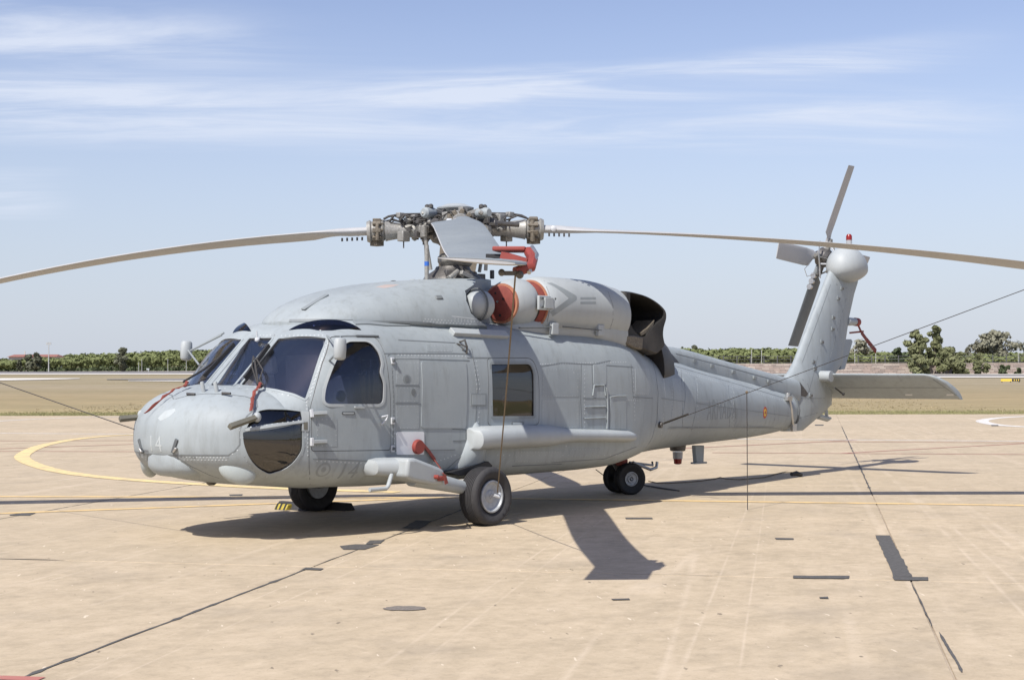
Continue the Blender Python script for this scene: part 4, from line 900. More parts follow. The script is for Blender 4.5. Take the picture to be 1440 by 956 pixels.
# ---- main rotor
HUB = Vector((0, 0, 3.37)); TH = .80
mr = empty('main_rotor'); mr.parent = HELI
TF = .768; D_F = Vector((-math.sin(TF), -math.cos(TF), 0)); D_R = Vector((math.cos(TH), -math.sin(TH), 0))
def zt_front(r): return lerp_tab([(1, 3.36), (1.4, 3.33), (2.4, 3.19), (3.4, 2.99), (4.2, 2.82), (5.0, 2.665), (5.8, 2.55), (6.6, 2.475), (7.3, 2.425), (7.7, 2.395), (8, 2.38)], r)
ZF = {0: zt_front, 1: lambda r: 3.385-.0092*r*r, 2: lambda r: 3.38-.019*r*r, 3: lambda r: 3.365-.021*r*r}
def sm(f, r): return (f(r-.35)+f(r)*2+f(r+.35))/4 if r > 1.4 else f(r)
BLADES = []
def rblade(k, dirv, Rt=7.75):
    lead = Vector((0, 0, 1)).cross(dirv)    # counter-clockwise rotor seen from above
    e = empty('rotor_blade'); e.parent = mr
    secs = []; rr = [1.06, 1.1, 1.25, 1.38, 1.5, 1.7]+[1.95+.3*i for i in range(17)]+[6.95, 7.08, 7.2, 7.35, 7.5, 7.62, Rt-.03, Rt]
    for r in rr:
        f = min(1, max(0, (r-1.3)/.5)); f = f*f*(3-2*f); ch = .20+.335*f; th = .055-.03*f; sw = 0
        if r > 7.0: sw = -(r-7.0)*.25; ch = .535
        if r > Rt-.01: th *= .5
        tw = math.radians(8-1.6*r) if k else math.radians(3-.9*r); sec = []
        z0 = sm(ZF[k], r); c0 = HUB+dirv*r; c0.z = z0
        for j in range(26):
            a = 2*PI*j/26; t_ = (1-math.cos(a))/2; yy = (th*(2.3*math.sqrt(t_)*(1-t_)**.9)*.95+.002) if f > .02 else th*abs(math.sin(a))
            q = (.30 - t_)*ch if f > .02 else math.cos(a)*ch/2
            if f <= 1 and f > .02 and f < 1: q = (.30+(.5-.30)*(1-f)-t_)*ch
            up = yy if math.sin(a) > 0 else -yy*.75
            sec.append(c0+lead*(q*math.cos(tw)-up*math.sin(tw)+sw)+Vector((0, 0, q*math.sin(tw)+up*math.cos(tw))))
        secs.append(sec)
    me = MB().loft(secs).mesh('blade', 'blade_grey', 45); link('blade_skin', me, e)
    BLADES.append((k, dirv, lead, Rt, Surf(me)))
    z = ZF[k]
    P = lambda r, l=0, h=0: HUB+dirv*r+lead*l+Vector((0, 0, z(r)-3.37+h))
    # spindle, pitch horn, fold hinge
    ks = .72 if k == 0 else 1; dz_ = -.04 if k == 0 else 0
    MB().tube([P(.22, 0, dz_), P(.5, 0, dz_), P(.56, 0, dz_), P(.80, 0, dz_), P(.84)], [.09*ks, .09*ks, .08*ks, .115*ks, .125*ks], 20).build('spindle', 'head_light', e, angle=30)
    m_ = MB(); m_.tube([P(.84), P(.87), P(.89), P(1.0), P(1.02), P(1.06)], [.10*ks, .132*ks, .115*ks, .12*ks, .138*ks, .12*ks], 22); m_.build('blade_cuff', 'head_light', e, angle=30)
    m_ = MB(); random.seed(10+k)
    for j in range(9):
        a = 2*PI*j/9; u_ = lead*math.cos(a)+Vector((0, 0, 1))*math.sin(a)
        m_.box(P(.94)+u_*.125, (.1, .06, .05), Matrix((dirv, u_, dirv.cross(u_))).transposed()); m_.tube([P(.86)+u_*.12, P(.99)+u_*.14], .018, 6)
    m_.box(P(.94, .0, -.14), (.12, .12, .07)); m_.tube([P(.92, -.12, .1), P(.92, -.12, -.16)], .03, 8); m_.tube([P(.93, .13, .08), P(.93, .13, -.12)], .025, 8)
    o = m_.build('fold_hinge', 'rust_metal', e, bev=.006); o['kind'] = 'stuff'
    for j in range(5):
        MB().tube([P(1.12+.06*j, -.11, -.05), P(1.12+.06*j, -.11, -.09)], .012, 6).build('blade_bolt', 'metal_dark', e)
    MB().lathe([(0, .035), (.05, .035), (.06, .02)], P(1.17, -.11, -.0), -lead, 12).build('indicator', 'white_metal', e)
    m_ = MB(); m_.bar(P(.42, .08, 0), P(.38, .36, -.02), .12, .09); m_.tube([P(.38, .36, .02), P(.38, .36, -.12)], .045, 10); m_.build('pitch_horn', 'head_metal', e, bev=.01)
    MB().tube([P(.38, .36, -.02), P(.30, .34, -.5)], .022, 10).build('pitch_rod', 'head_light', e)
    m_ = MB(); m_.tube([P(.75, -.22, .03), P(.5, -.26, .04), P(.47, -.26, .04), P(.2, -.20, .03)], [.03, .03, .06, .06], 12); m_.build('lag_damper', 'metal_dark', e, angle=30)
    m_ = MB()
    m_.tube([P(.86, .04, .14), P(.80, .05, .17), P(.66, .06, .19), P(.45, .05, .19), P(.30, .02, .2)], .014, 8)
    m_.tube([P(.88, -.06, .12), P(.74, -.12, .15), P(.62, -.10, .10), P(.5, -.12, .12), P(.34, -.10, .16)], .011, 8)
    m_.tube([P(.70, .06, .18), P(.66, .10, .12), P(.60, .08, .02), P(.52, .1, .04)], .010, 8)
    m_.tube([P(.62, -.1, .16), P(.58, -.2, .1), P(.60, -.16, -.02), P(.52, -.1, -.03)], .009, 8)
    for j in range(7):
        r0 = random.uniform(.3, .8); l0 = random.uniform(-.14, .14); h0 = random.uniform(.02, .12) if k else random.uniform(-.05, .03)
        m_.tube([P(r0, l0, h0), P(r0-.06, l0+random.uniform(-.08, .08), h0+random.uniform(.03, .09)), P(r0-.14, l0+random.uniform(-.08, .08), h0+random.uniform(-.02, .07)), P(r0-.2, l0, h0-.04)], random.choice((.009, .012, .015)), 7)
    m_.build('hose', 'cable', e)['kind'] = 'stuff'
    m_ = MB(); m_.box(P(.66, .05, .18), (.09, .07, .06)); m_.box(P(.54, -.12, .11), (.12, .08, .1)); m_.box(P(.62, .12, -.08), (.12, .1, .12)); m_.box(P(.50, .0, .14), (.14, .16, .08)); m_.build('junction_box', 'head_light', e, bev=.008)['kind'] = 'stuff'
    MB().tube([P(.62, .12, -.14), P(.62, .12, -.22)], .008, 6).build('drain_pin', 'metal_dark', e)
rblade(0, D_F, 7.75); rblade(1, D_R, 7.9); rblade(2, Vector((math.sin(TH), math.cos(TH), 0)), 7.9); rblade(3, -D_R, 7.9)
MB().lathe([(-.62, .14), (-.2, .13), (-.15, .28), (-.08, .33), (.05, .34), (.09, .28), (.13, .2), (.19, .18)], HUB, (0, 0, 1), 12).build('rotor_hub', 'metal_dark', mr, angle=30)
MB().lathe([(.15, .12), (.20, .15), (.245, .22), (.262, .225), (.275, .19), (.305, .12), (.315, .04)], HUB, (0, 0, 1), 32).build('hub_cap', 'hull_light', mr, angle=25)
for k in range(4):
    a = TH+PI/4+k*PI/2; dd = Vector((math.cos(a), -math.sin(a), 0)); tt = Vector((0, 0, 1)).cross(dd)
    e = empty('vibration_absorber'); e.parent = mr
    MB().bar(HUB+dd*.15+Vector((0, 0, .16)), HUB+dd*.42+Vector((0, 0, .20)), .10, .05).build('absorber_arm', 'head_light', e, bev=.01)
    MB().tube([HUB+dd*.36+Vector((0, 0, .17)), HUB+dd*.39+Vector((0, 0, .17)), HUB+dd*.52+Vector((0, 0, .165)), HUB+dd*.55+Vector((0, 0, .165))], [.05, .065, .065, .045], 16).build('absorber_weight', 'hull_grey', e, angle=30)
    for s_ in (-1, 1): MB().lathe([(0, .03), (.03, .03), (.045, .015)], HUB+dd*.45+tt*.03*s_+Vector((0, 0, .225)), (0, 0, 1), 10).build('bolt', 'metal_dark', e)
# small clutter round the hub: lugs, clevises, pipes
m_ = MB(); random.seed(5)
for k in range(110):
    a = random.uniform(0, 2*PI); r = random.uniform(.2, .58); z = random.uniform(-.12, .17); c = HUB+Vector((math.cos(a)*r, math.sin(a)*r, z))
    m_.box(c, (random.uniform(.03, .09), random.uniform(.03, .09), random.uniform(.03, .09)), Matrix.Rotation(a, 3, 'Z'))
for k in range(12):
    a = random.uniform(0, 2*PI); p = HUB+Vector((math.cos(a)*.22, math.sin(a)*.22, .14)); q = HUB+Vector((math.cos(a+.4)*.36, math.sin(a+.4)*.36, random.uniform(-.1, .1))); m_.tube([p, (p+q)/2+Vector((0, 0, .05)), q], .012, 6)
m_.build('hub_fittings', 'metal_dark', mr, bev=.004)['kind'] = 'stuff'
m_ = MB()
for k in range(12):
    a = random.uniform(0, 2*PI); r = random.uniform(.24, .34); c = HUB+Vector((math.cos(a)*r, math.sin(a)*r, random.uniform(-.06, .16))); m_.lathe([(0, .022), (.04, .022), (.05, .012)], c, (math.cos(a), math.sin(a), .3), 8)
m3 = MB()
for k in range(70):
    a = random.uniform(0, 2*PI); r = random.uniform(.22, .56); c = HUB+Vector((math.cos(a)*r, math.sin(a)*r, random.uniform(-.10, .17))); s_ = random.uniform(.015, .035)
    m3.lathe([(-s_, s_*.6), (-s_*.6, s_), (s_*.6, s_), (s_, s_*.6)], c, (random.uniform(-1, 1), random.uniform(-1, 1), random.uniform(-1, 1.2)), 8)
m3.build('hub_lugs', 'head_light', mr)['kind'] = 'stuff'
m3 = MB()
for k in range(22):
    a = random.uniform(0, 2*PI); P_l = []
    for q in range(5): a += random.uniform(-.25, .3); r = random.uniform(.25, .6); P_l.append(HUB+Vector((math.cos(a)*r, math.sin(a)*r, random.uniform(.02, .20))))
    cc = []
    for q in range(4):
        for j in range(4): t_ = j/4; cc.append(P_l[q].lerp(P_l[q+1], t_)+Vector((0, 0, .03*math.sin(PI*t_))))
    m3.tube(cc, random.choice((.008, .011, .014)), 6)
m3.build('hub_hoses', 'cable', mr)['kind'] = 'stuff'
m_.build('hub_bolts', 'white_metal', mr)['kind'] = 'stuff'
MB().tube([(0, 0, 3.3), (0, 0, 2.6)], .13, 20).build('rotor_mast', 'metal_dark', mr)
MB().lathe([(-.05, .18), (0, .215), (.06, .215), (.10, .17)], (0, 0, 2.98), (0, 0, 1), 32).build('swashplate', 'head_metal', mr, angle=25)
MB().lathe([(0, .36), (.04, .34), (.12, .22), (.16, .2)], (-.05, 0, 2.76), (0, 0, 1), 28).build('mast_fairing', 'metal_dark', mr, angle=30)
p = onY(600, 345, -.25); q = Vector((p.x, p.y, 2.66))
MB().tube([p, Vector((p.x, p.y, p.z-.02)), q], .026, 12).build('support_strut', 'head_light', mr)
z1 = onY(600, 368, -.25).z; z2 = onY(600, 374, -.25).z; MB().tube([(p.x, p.y, z1), (p.x, p.y, z2)], .028, 12).build('blue_tape', 'blue_band', mr)
m_ = MB()
for u, v, s_ in ((634, 385, .16), (648, 386, .22), (662, 388, .15), (672, 391, .1)): m_.box(onY(u, v, -.15), (s_, .2, .09), Matrix.Rotation(u, 3, 'Z'))
m_.tube([onY(628, 392, -.2), onY(640, 378, -.2), onY(650, 384, -.2)], .02, 6); m_.tube([onY(655, 378, -.1), onY(656, 392, -.1)], .03, 8); m_.tube([onY(692, 380, .1), onY(692, 392, .1)], .03, 8)
m_.build('control_linkage', 'metal_dark', mr, bev=.008)['kind'] = 'stuff'
m_ = MB(); m_.box(onY(660, 389, -.35), (.3, .05, .05), Matrix.Rotation(.3, 3, 'Y')); m_.tube([onY(632, 391, -.3), onY(644, 381, -.3)], .03, 8); m_.build('hoist_arm', 'head_light', mr, bev=.006)

# ---- lettering and badge
def lettering(txt, surf, u, v, height, mat, parent, slant=0., a=-.003, b=.0022, label=None, width=None):
    cu = bpy.data.curves.new('t', 'FONT'); cu.body = txt; cu.size = height/.72; cu.align_x = 'CENTER'; cu.align_y = 'CENTER'; cu.extrude = .2; cu.shear = slant; cu.resolution_u = 3; cu.space_character = 1.12
    o = bpy.data.objects.new('t', cu); col.objects.link(o); dg = bpy.context.evaluated_depsgraph_get(); dg.update()
    me = bpy.data.meshes.new_from_object(o.evaluated_get(dg)); bpy.data.objects.remove(o)
    p, n = surf.hit(u, v); up = Vector((0, 0, 1)); xx_ = up.cross(n).normalized(); up = n.cross(xx_)
    ws = [q.co.x for q in me.vertices]; sx = (width/(max(ws)-min(ws))) if width else 1
    M = Matrix((xx_*sx, up, n)).transposed()
    rad = max(math.hypot(q.co.x*sx, q.co.y) for q in me.vertices)+.1
    for q in me.vertices: q.co = p+M @ q.co
    bm = bmesh.new(); bm.from_mesh(me); bmesh.ops.remove_doubles(bm, verts=bm.verts, dist=1e-5); bmesh.ops.recalc_face_normals(bm, faces=bm.faces); bm.to_mesh(me); bm.free()
    reg = surf.region(p, rad, n, a, b); m2 = boolean(reg.mesh('r', mat), me, 'INTERSECT'); m2.materials.clear(); m2.materials.append(MAT[mat]); finish(m2, 30)
    return link('lettering', m2, parent, label)
lettering('ARMADA', HULL, 1015.5, 577, .30, 'hull_dark', HELI, label='faint dark ARMADA lettering on the tail boom', width=.98)
lettering('14', HULL, 487.5, 664, .185, 'hull_dark', HELI, .2, label='faint dark number 14 low behind the chin window')
lettering('14', HULL, 217.5, 625, .16, 'letter_faint', HELI, 0, label='pale number 14 on the nose')
def disc(surf, u, v, r, mat, b, name='badge_disc', rx=1.):
    p, n = surf.hit(u, v); x = n.cross(Vector((0, 0, 1))).normalized(); y = x.cross(n)
    return patch(surf, None, name, mat, HELI, -.003, b, pts=[p+x*rx*r*math.cos(2*PI*k/24)+y*r*math.sin(2*PI*k/24) for k in range(24)])
disc(HULL, 1076, 580, .088, 'badge_red', .002, 'roundel_ring', .8); disc(HULL, 1076, 580, .058, 'badge_yellow', .003, 'roundel_ring', .8); disc(HULL, 1076, 580, .026, 'badge_red', .004, 'roundel_ring', .8)
# faint anchor emblem, worn pale blotches on the radome, soot smear by the fuel panel
disc(HULL, 455, 661, .085, 'hull_dark', .0015, 'emblem_ring'); disc(HULL, 455, 661, .062, 'hull_grey', .0022, 'emblem_ring'); disc(HULL, 455, 660, .03, 'hull_dark', .003, 'emblem_ring')
patch(HULL, [(222, 588), (232, 578), (246, 574), (247, 578), (238, 586), (226, 592)], 'paint_patch', 'letter_faint', HELI, -.003, .001)
SEAM.build('panel_seam', 'line_seam', HELI)['kind'] = 'stuff'
RIV.build('rivet_rows', 'rivet', HELI, angle=80)['kind'] = 'stuff'
# side mirrors / housings on struts each side of the cockpit
def mirror_pod(u, v, y, struts):
    e = empty('side_mirror'); e.parent = HELI
    p = onY(u, v, y); MB().lathe([(-.11, .02), (-.105, .05), (-.085, .066), (0, .07), (.085, .066), (.105, .05), (.11, .02)], p, (.05, 0, 1), 24, (1, .8)).build('mirror_housing', 'hull_light', e, angle=60)
    for a, b_ in struts: MB().tube([a, b_], .011, 8).build('strut', 'hull_dark', e)
P_ = HULL.hit
mirror_pod(478, 490.5, -1.34, [(P_(460, 472.5)[0], onY(474, 489, -1.3)), (P_(463, 507)[0], onY(476, 494, -1.3)), (P_(479, 473)[0], onY(478.5, 481, -1.32))])
mirror_pod(262, 493, 1.32, [(onY(315, 468, .92), onY(266, 494, 1.28)), (onY(312, 471, .92), onY(266, 494, 1.28)), (onY(280, 513, .98), onY(264, 492, 1.28))])

# ================================================================== THINGS that are put on or tied to the helicopter
def thing_mesh(mb, name, mats, label, cat, group=None, **k):
    o = mb.build(name, mats, None, None, **k); tag(o, label, cat, group); return o
# red intake plugs
for sg in (-1, 1):
    e = tag(empty('intake_plug', (0, 0, 0)), 'red padded plug closing the round engine intake on the near side' if sg < 0 else 'red padded plug in the far engine intake behind the rotor cowling', 'engine cover', 'red engine intake plugs')
    a_ = Vector((1, sg*-.10, .02)).normalized(); c = Vector((.02, sg*.74, 2.46))
    MB().lathe([(-.085, .02), (-.085, .185), (-.07, .205), (-.02, .212), (-.02, .05)], c, a_, 36).build('plug_disc', 'red_cover', e, angle=40)
    MB().lathe([(-.05, .212), (-.05, .232), (-.02, .236), (-.02, .21)], c, a_, 36).build('plug_rim', 'orange_edge', e, angle=40)
    for dy, dz in ((.05, .12), (-.07, .05), (.1, -.1), (-.02, -.14), (.02, .02)): MB().lathe([(0, .014), (.012, .014)], c-a_*.086+Vector((0, dy, dz)), -a_, 8).build('stud', 'black' if dy != .02 else 'metal', e)
    e2 = tag(empty('slot_plug', (0, 0, 0)), 'curved red plug filling the slot behind the near intake cowl' if sg < 0 else 'curved red plug filling the slot behind the far intake cowl', 'engine cover', 'red slot plugs')
    m_ = MB(); m_.lathe([(0, .10), (0, .262), (.05, .278), (.10, .28), (.10, .1)], (.39, sg*.74, 2.457), (1, 0, 0), 44); m_.build('plug_band', 'red_cover', e2, angle=40)
    MB().lathe([(.09, .27), (.09, .300), (.108, .300), (.108, .27)], (.39, sg*.74, 2.457), (1, 0, 0), 44).build('plug_rim', 'orange_edge', e2, angle=40)
# red disc plug + strap by the cabin
e = tag(empty('vent_plug'), 'round red plug with a long red strap below the cockpit door hinge side', 'cover')
p, n = HULL.hit(586, 628); MB().lathe([(-.02, .075), (.03, .078), (.04, .07), (.05, .07)], p, n, 28).build('plug_disc', 'red_metal', e, angle=30)
P = [HULL.hit(593, 626), HULL.hit(600, 634), HULL.hit(609, 646)]; q = [p+n*.03 for p, n in P]+[onY(618, 656, -1.34), onY(625, 668, -1.56), onY(628, 680, -1.57)]
m_ = MB()
for a, b_ in zip(q, q[1:]): m_.bar(a, b_, .045, .008, up=(0, -1, .3))
m_.build('strap', 'red_cover', e)
# tail cover with streamers
e = tag(empty('tail_cover'), 'red cover and hanging red streamer on the rear edge of the tail fin', 'streamer')
MB().tube([onY(1202, 452.5, 0), onY(1206, 453, 0)], [.072, .072], 16).build('cover_cap', 'red_metal', e)
q = [onY(1206, 455, 0), onY(1211, 467, -.02), onY(1219, 478, 0), onY(1232, 494, -.03)]; m_ = MB()
for a, b_, w_ in zip(q, q[1:], (.05, .08, .09)): m_.bar(a, b_, w_, .012, up=(0, -1, .2))
m_.build('streamer', 'red_cover', e); MB().bar(onY(1195, 468, 0), onY(1214, 466, 0), .03, .02, up=(0, -1, 0)).build('cross_strap', 'red_cover', e)
# pitot covers
def pitot(pa, pb, base, lab, pts, tail):
    e = tag(empty('pitot_cover'), lab, 'probe cover', 'probe covers on the nose')
    MB().tube([pa, pb], [.035, .032], 4).build('cover_tube', 'olive', e, bev=.004)
    MB().ball(base, (.04, .04, .05)).build('probe_base', 'hull_light', HELI)
    m_ = MB()
    fine_ = []
    for a, b_ in zip(pts, pts[1:]): fine_ += [a.lerp(b_, k/4) for k in range(4)]
    fine_.append(pts[-1]); rn = random.Random(4); vs = []; fs = []
    for k, p in enumerate(fine_):
        an = .5*math.sin(k*1.7)+rn.uniform(-.3, .3); wv = Vector((math.cos(an)*.8, -.5*math.cos(an), math.sin(an)*.6)).normalized()*rn.uniform(.011, .021); th_ = Vector((-.3, -.5, .6))*.006
        p = p+Vector((rn.uniform(-.008, .008), rn.uniform(-.008, .008), rn.uniform(-.006, .008))); vs += [p-wv, p+th_, p+wv, p-th_]
    for k in range(len(fine_)-1):
        for j in range(4): fs.append((k*4+j, k*4+(j+1) % 4, (k+1)*4+(j+1) % 4, (k+1)*4+j))
    m_.add(vs, fs)
    for q in range(5): m_.ball(pts[0]+Vector((rn.uniform(-.02, .02), rn.uniform(-.02, .02), rn.uniform(-.02, .02))), (rn.uniform(.012, .026), rn.uniform(.012, .026), rn.uniform(.012, .022)), 7, 5)
    m_.build('red_streamer', 'red_cover', e, angle=25)['kind'] = 'stuff'
    m_ = MB()
    for t_ in tail: m_.tube(t_, .008, 6)
    m_.build('lanyard', 'cable', e)
def lf(u, v, h):
    p, n = HULL.hit(u, v); return p+n*h
b0 = lf(361, 588, .03)
pitot(b0+Vector((-.45, -.04, .0)) if 0 else onY(323, 600, -.98), b0, b0, 'olive drab cover on the near pitot probe beside the chin window with a red streamer', [lf(363.5, 549, .05), lf(357, 557, .05), lf(354, 570, .05), lf(353, 583, .06)],
      [[lf(365, 546, .04), lf(361, 525, .10), lf(360, 506, .05)], [lf(366, 546, .04), lf(368, 522, .14), lf(361, 508, .06)], [lf(364, 546, .04), lf(373, 525, .05), lf(366, 512, .09)], [lf(367, 549, .03), lf(373, 546, .05), lf(369, 541, .06), lf(366, 546, .05)]])
b1 = onY(199, 583, .55)
pitot(onY(168, 589, .62), onY(200, 586, .56), b1, 'dark probe cover sticking out past the far side of the nose with a red streamer', [lf(263, 547, .05), lf(248, 555, .06), lf(231, 566, .05), lf(211, 585, .055)],
      [[onY(264, 546, .62), onY(285, 528, .7), onY(300, 520, .8)], [onY(248, 550, .66), onY(258, 545, .66), onY(266, 541, .66)]])
# red clamp on the drooping front blade
fb_s = [b for b in BLADES if b[0] == 0][0][4]
patch(fb_s, [(714, 377.5), (722, 371), (737, 368), (741, 371), (734, 375), (722, 378.2)], 'tip_plate', 'hull_dark', mr, -.003, .003)
kb = [b for b in BLADES if b[0] == 0][0]; dirv, lead = kb[1], kb[2]
def FB(r, l, h): 
    p = HUB+dirv*r+lead*l; p.z = sm(ZF[0], r)+h; return p
e = tag(empty('blade_clamp'), 'red tie down clamp gripping the tip of the blade that droops toward the camera', 'clamp')
def FC(r, l, h): return FB(r-.02, l-.2, h)
m_ = MB(); m_.bar(FC(6.72, .12, .10), FC(6.80, .36, .10), .20, .035, up=(0, 0, 1)); m_.build('top_plate', 'red_metal', e, bev=.01)
m_ = MB(); m_.bar(FC(6.95, .17, .055), FC(7.05, .35, .0), .14, .05, up=(0, 0, 1)); m_.tube([FC(6.85, .36, .085), FC(7.05, .37, .03), FC(7.2, .34, -.03), FC(7.25, .22, -.065)], .038, 10); m_.build('jaw', 'red_metal', e)
MB().bar(FC(6.75, .05, .05), FC(6.78, .2, .05), .05, .03).build('pad', 'black', e); MB().tube([FC(6.85, .385, .12), FC(7.05, .40, .06), FC(7.25, .32, -.07)], .016, 8).build('clamp_rod', 'metal', e)
m_ = MB(); m_.bar(FC(7.26, .14, -.075), FC(7.26, .26, -.075), .04, .03); m_.ball(FC(7.28, .12, -.07), .026, 10, 8); m_.ball(FC(7.28, .25, -.085), .03, 10, 8); m_.build('hook', 'metal_dark', e)
# near blade: trim tab and tip patch
# ropes
def rope(pts, r, mat, label, sag=0., n=24, name='tie_down_rope', grp=None, cat='rope'):
    P = []
    for (a, b_) in zip(pts, pts[1:]):
        a, b_ = Vector(a), Vector(b_)
        for k in range(n): 
            t_ = k/n; q = a.lerp(b_, t_); q.z -= sag*4*t_*(1-t_); P.append(q)
    P.append(Vector(pts[-1])); return thing_mesh(MB().tube(P, r, 6), name, mat, label, cat, grp)
hubn = Vector((-1.03, -1.53, .316))
rope([FC(7.26, .22, -.09), hubn+Vector((0, -.03, .05))], .0065, 'rope', 'taut brown rope from the red blade clamp down to the near main wheel', .05)
MB().tube([hubn+Vector((-.04, -.02, .02)), hubn+Vector((0, -.05, .0)), hubn+Vector((.05, -.02, .03))], .018, 8).build('axle_hook', 'white_metal', HELI)
tipL = HUB-D_R*7.3; tipL.z = ZF[3](7.3)-.05; aL = onY(189, 603.5, .15)
dl = (onY(0, 538, 0)-aL); tl = rayd(0, 538); Lp = CAM+tl*16.2
rope([aL, Lp+(Lp-aL)*.35], .005, 'cable', 'taut rope from the nose up toward the left rotor blade tip', .0)
aR, nR = HULL.hit(927, 597); Rp = CAM+rayd(1440, 407)*14.6; mid = aR.lerp(Rp, 0)
# keep the rope straight in space through the pixel where the slack line hangs
rope([aR+nR*.03, Rp+(Rp-aR)*.35], .0042, 'cable', 'long taut rope rising past the tail fin toward the right rotor blade tip', .0)
MB().tube([aR-nR*.02, aR+nR*.04], .04, 12).build('tie_down_ring', 'metal_dark', HELI)
d_ = (Rp-aR).normalized(); MB().tube([aR+d_*.1, aR+d_*.6], .012, 8).build('rope_grip', 'cable', HELI)
# point on the rope at u=1050
best = min((abs((lambda p: 720+FPX*((p-CAM).dot(Rv))/((p-CAM).dot(Fv)))(aR.lerp(Rp, t_/400.))-1050.5), t_/400.) for t_ in range(400))[1]; hp = aR.lerp(Rp, best)
tag(MB().tube([hp, (hp.x, hp.y, 0.0)], .006, 6).build('hanging_cord', 'cable'), 'thin cord hanging straight down from the long rope beside the tail boom', 'cord'); 
MB().ball(hp, .018, 8, 6).build('rope_knot', 'rope', HELI)
# cord lying on the ground
q = [onZ(u, v, .012) for u, v in [(912, 676), (925, 679), (940, 679), (960, 678), (985, 676), (1003, 673.5), (1013, 671), (1020, 673), (1040, 674), (1075, 671), (1092, 666), (1105, 663), (1116, 664), (1118, 668)]]
thing_mesh(MB().tube(q, .008, 6), 'ground_cord', 'rope', 'slack brown cord lying along the shadow behind the tail wheel', 'cord')
p = onZ(1119, 668, .03); thing_mesh(MB().tube([p+Vector((-.1, .02, .02)), p+Vector((.02, 0, .03)), p+Vector((.10, -.05, 0))], [.03, .04, .03], 8), 'cord_hook', 'black', 'small black hook at the end of the ground cord', 'hook')
rope([onY(838, 660, -.1), tuple(onZ(862, 678, .01))], .006, 'cable', 'thin wire from the belly down to the tail wheel', .0)
rope([tuple(onZ(905, 682, .02)), tuple(onZ(955, 690, .005))], .012, 'cable', 'short dark cable behind the twin tail wheels', .0)
# chocks
def chock(c, ang, lab, mat='rubber', mat2=None):
    R_ = Matrix.Rotation(ang, 3, 'Z'); e = tag(empty('wheel_chock'), lab, 'wheel chock', 'wheel chocks')
    pr = [(-.10, 0), (.10, 0), (.03, .09), (-.03, .09)]
    m_ = MB(); m_.prism([c+R_ @ Vector((x, -.28, z)) for x, z in pr], R_ @ Vector((0, .56, 0))); m_.build('chock_block', mat, e, bev=.01)
    if mat2: MB().prism([c+R_ @ Vector((x, -.30, z)) for x, z in [(-.09, .004), (.09, .004), (.028, .085), (-.028, .085)]], R_ @ Vector((0, .018, 0))).build('chock_face', mat2, e)
c = onZ(416, 716, 0); chock(Vector((c.x, c.y, 0)), .0, 'black wheel chock with a yellow end, in front of the far main wheel', 'rubber', None)
wc = bpy.data.objects['wheel_chock']; c = onZ(404, 716.5, 0)
MB().prism([Vector((c.x, c.y, 0))+Vector((x, -.05, z)) for x, z in [(-.07, 0), (.07, 0), (.03, .07), (-.03, .07)]], (0, .22, 0)).build('yellow_end', 'yellow_paint', wc, bev=.01)
for q in (-.03, .05, .12): MB().prism([Vector((c.x, c.y, 0))+Vector((x, q, z)) for x, z in [(-.073, .002), (.073, .002), (.032, .074), (-.032, .074)]], (0, .03, 0)).build('black_band', 'black', wc)
c = onZ(468, 716, 0); chock(Vector((c.x, c.y, 0)), .1, 'plain dark wheel chock behind the far main wheel', 'rubber')
# ================================================================== SETTING: ground, apron, markings
def posmat(name): 
    m, t, b = newmat(name); g = t.nodes.new('ShaderNodeNewGeometry'); return m, t, b, g.outputs['Position']
def noise_node(t, vec, scale, detail=6, rough=.6, dist=0.):
    n = t.nodes.new('ShaderNodeTexNoise'); n.inputs['Scale'].default_value = scale; n.inputs['Detail'].default_value = detail; n.inputs['Roughness'].default_value = rough; n.inputs['Distortion'].default_value = dist
    t.links.new(vec, n.inputs[0]); return n.outputs[0]
def ramp(t, fac, stops):
    r = t.nodes.new('ShaderNodeValToRGB'); t.links.new(fac, r.inputs[0]); e = r.color_ramp.elements
    while len(e) < len(stops): e.new(.5)
    for el, (p, c) in zip(e, stops): el.position = p; el.color = tuple(c)+(1,) if len(c) == 3 else c
    return r.outputs[0]
def mix(t, f, a, b_, mode='MIX'):
    m = t.nodes.new('ShaderNodeMixRGB'); m.blend_type = mode
    for i, q in enumerate((f, a, b_)):
        if isinstance(q, (int, float)): m.inputs[i].default_value = q
        elif isinstance(q, tuple): m.inputs[i].default_value = q+(1,)
        else: t.links.new(q, m.inputs[i])
    return m.outputs[0]
def mapped(t, vec, rz, scale):
    r = t.nodes.new('ShaderNodeVectorRotate'); r.rotation_type = 'Z_AXIS'; r.inputs['Angle'].default_value = rz; t.links.new(vec, r.inputs[0])
    m = t.nodes.new('ShaderNodeVectorMath'); m.operation = 'MULTIPLY'; t.links.new(r.outputs[0], m.inputs[0]); m.inputs[1].default_value = scale; return m.outputs[0]
JT = Vector((.8745, .485, 0)); JN = Vector((.485, -.8745, 0)); JA = math.atan2(.485, .8745)
m, t, b, pos = posmat('concrete')
big = noise_node(t, pos, .28, 5, .55); med = noise_node(t, pos, 1.7, 9, .68); med2 = noise_node(t, pos, 7.5, 7, .7); fine = noise_node(t, pos, 34, 6, .7); grit = noise_node(t, pos, 190, 3, .7)
c0 = ramp(t, big, [(.3, (.385, .318, .215)), (.5, (.44, .365, .252)), (.72, (.49, .41, .287))])
c1 = mix(t, .6, c0, ramp(t, med, [(.25, (.27, .225, .155)), (.5, (.43, .357, .245)), (.75, (.58, .485, .345))]))
c1 = mix(t, ramp(t, med2, [(.30, (.55, .55, .55)), (.47, (0, 0, 0)), (1, (0, 0, 0))]), c1, (.27, .225, .16))
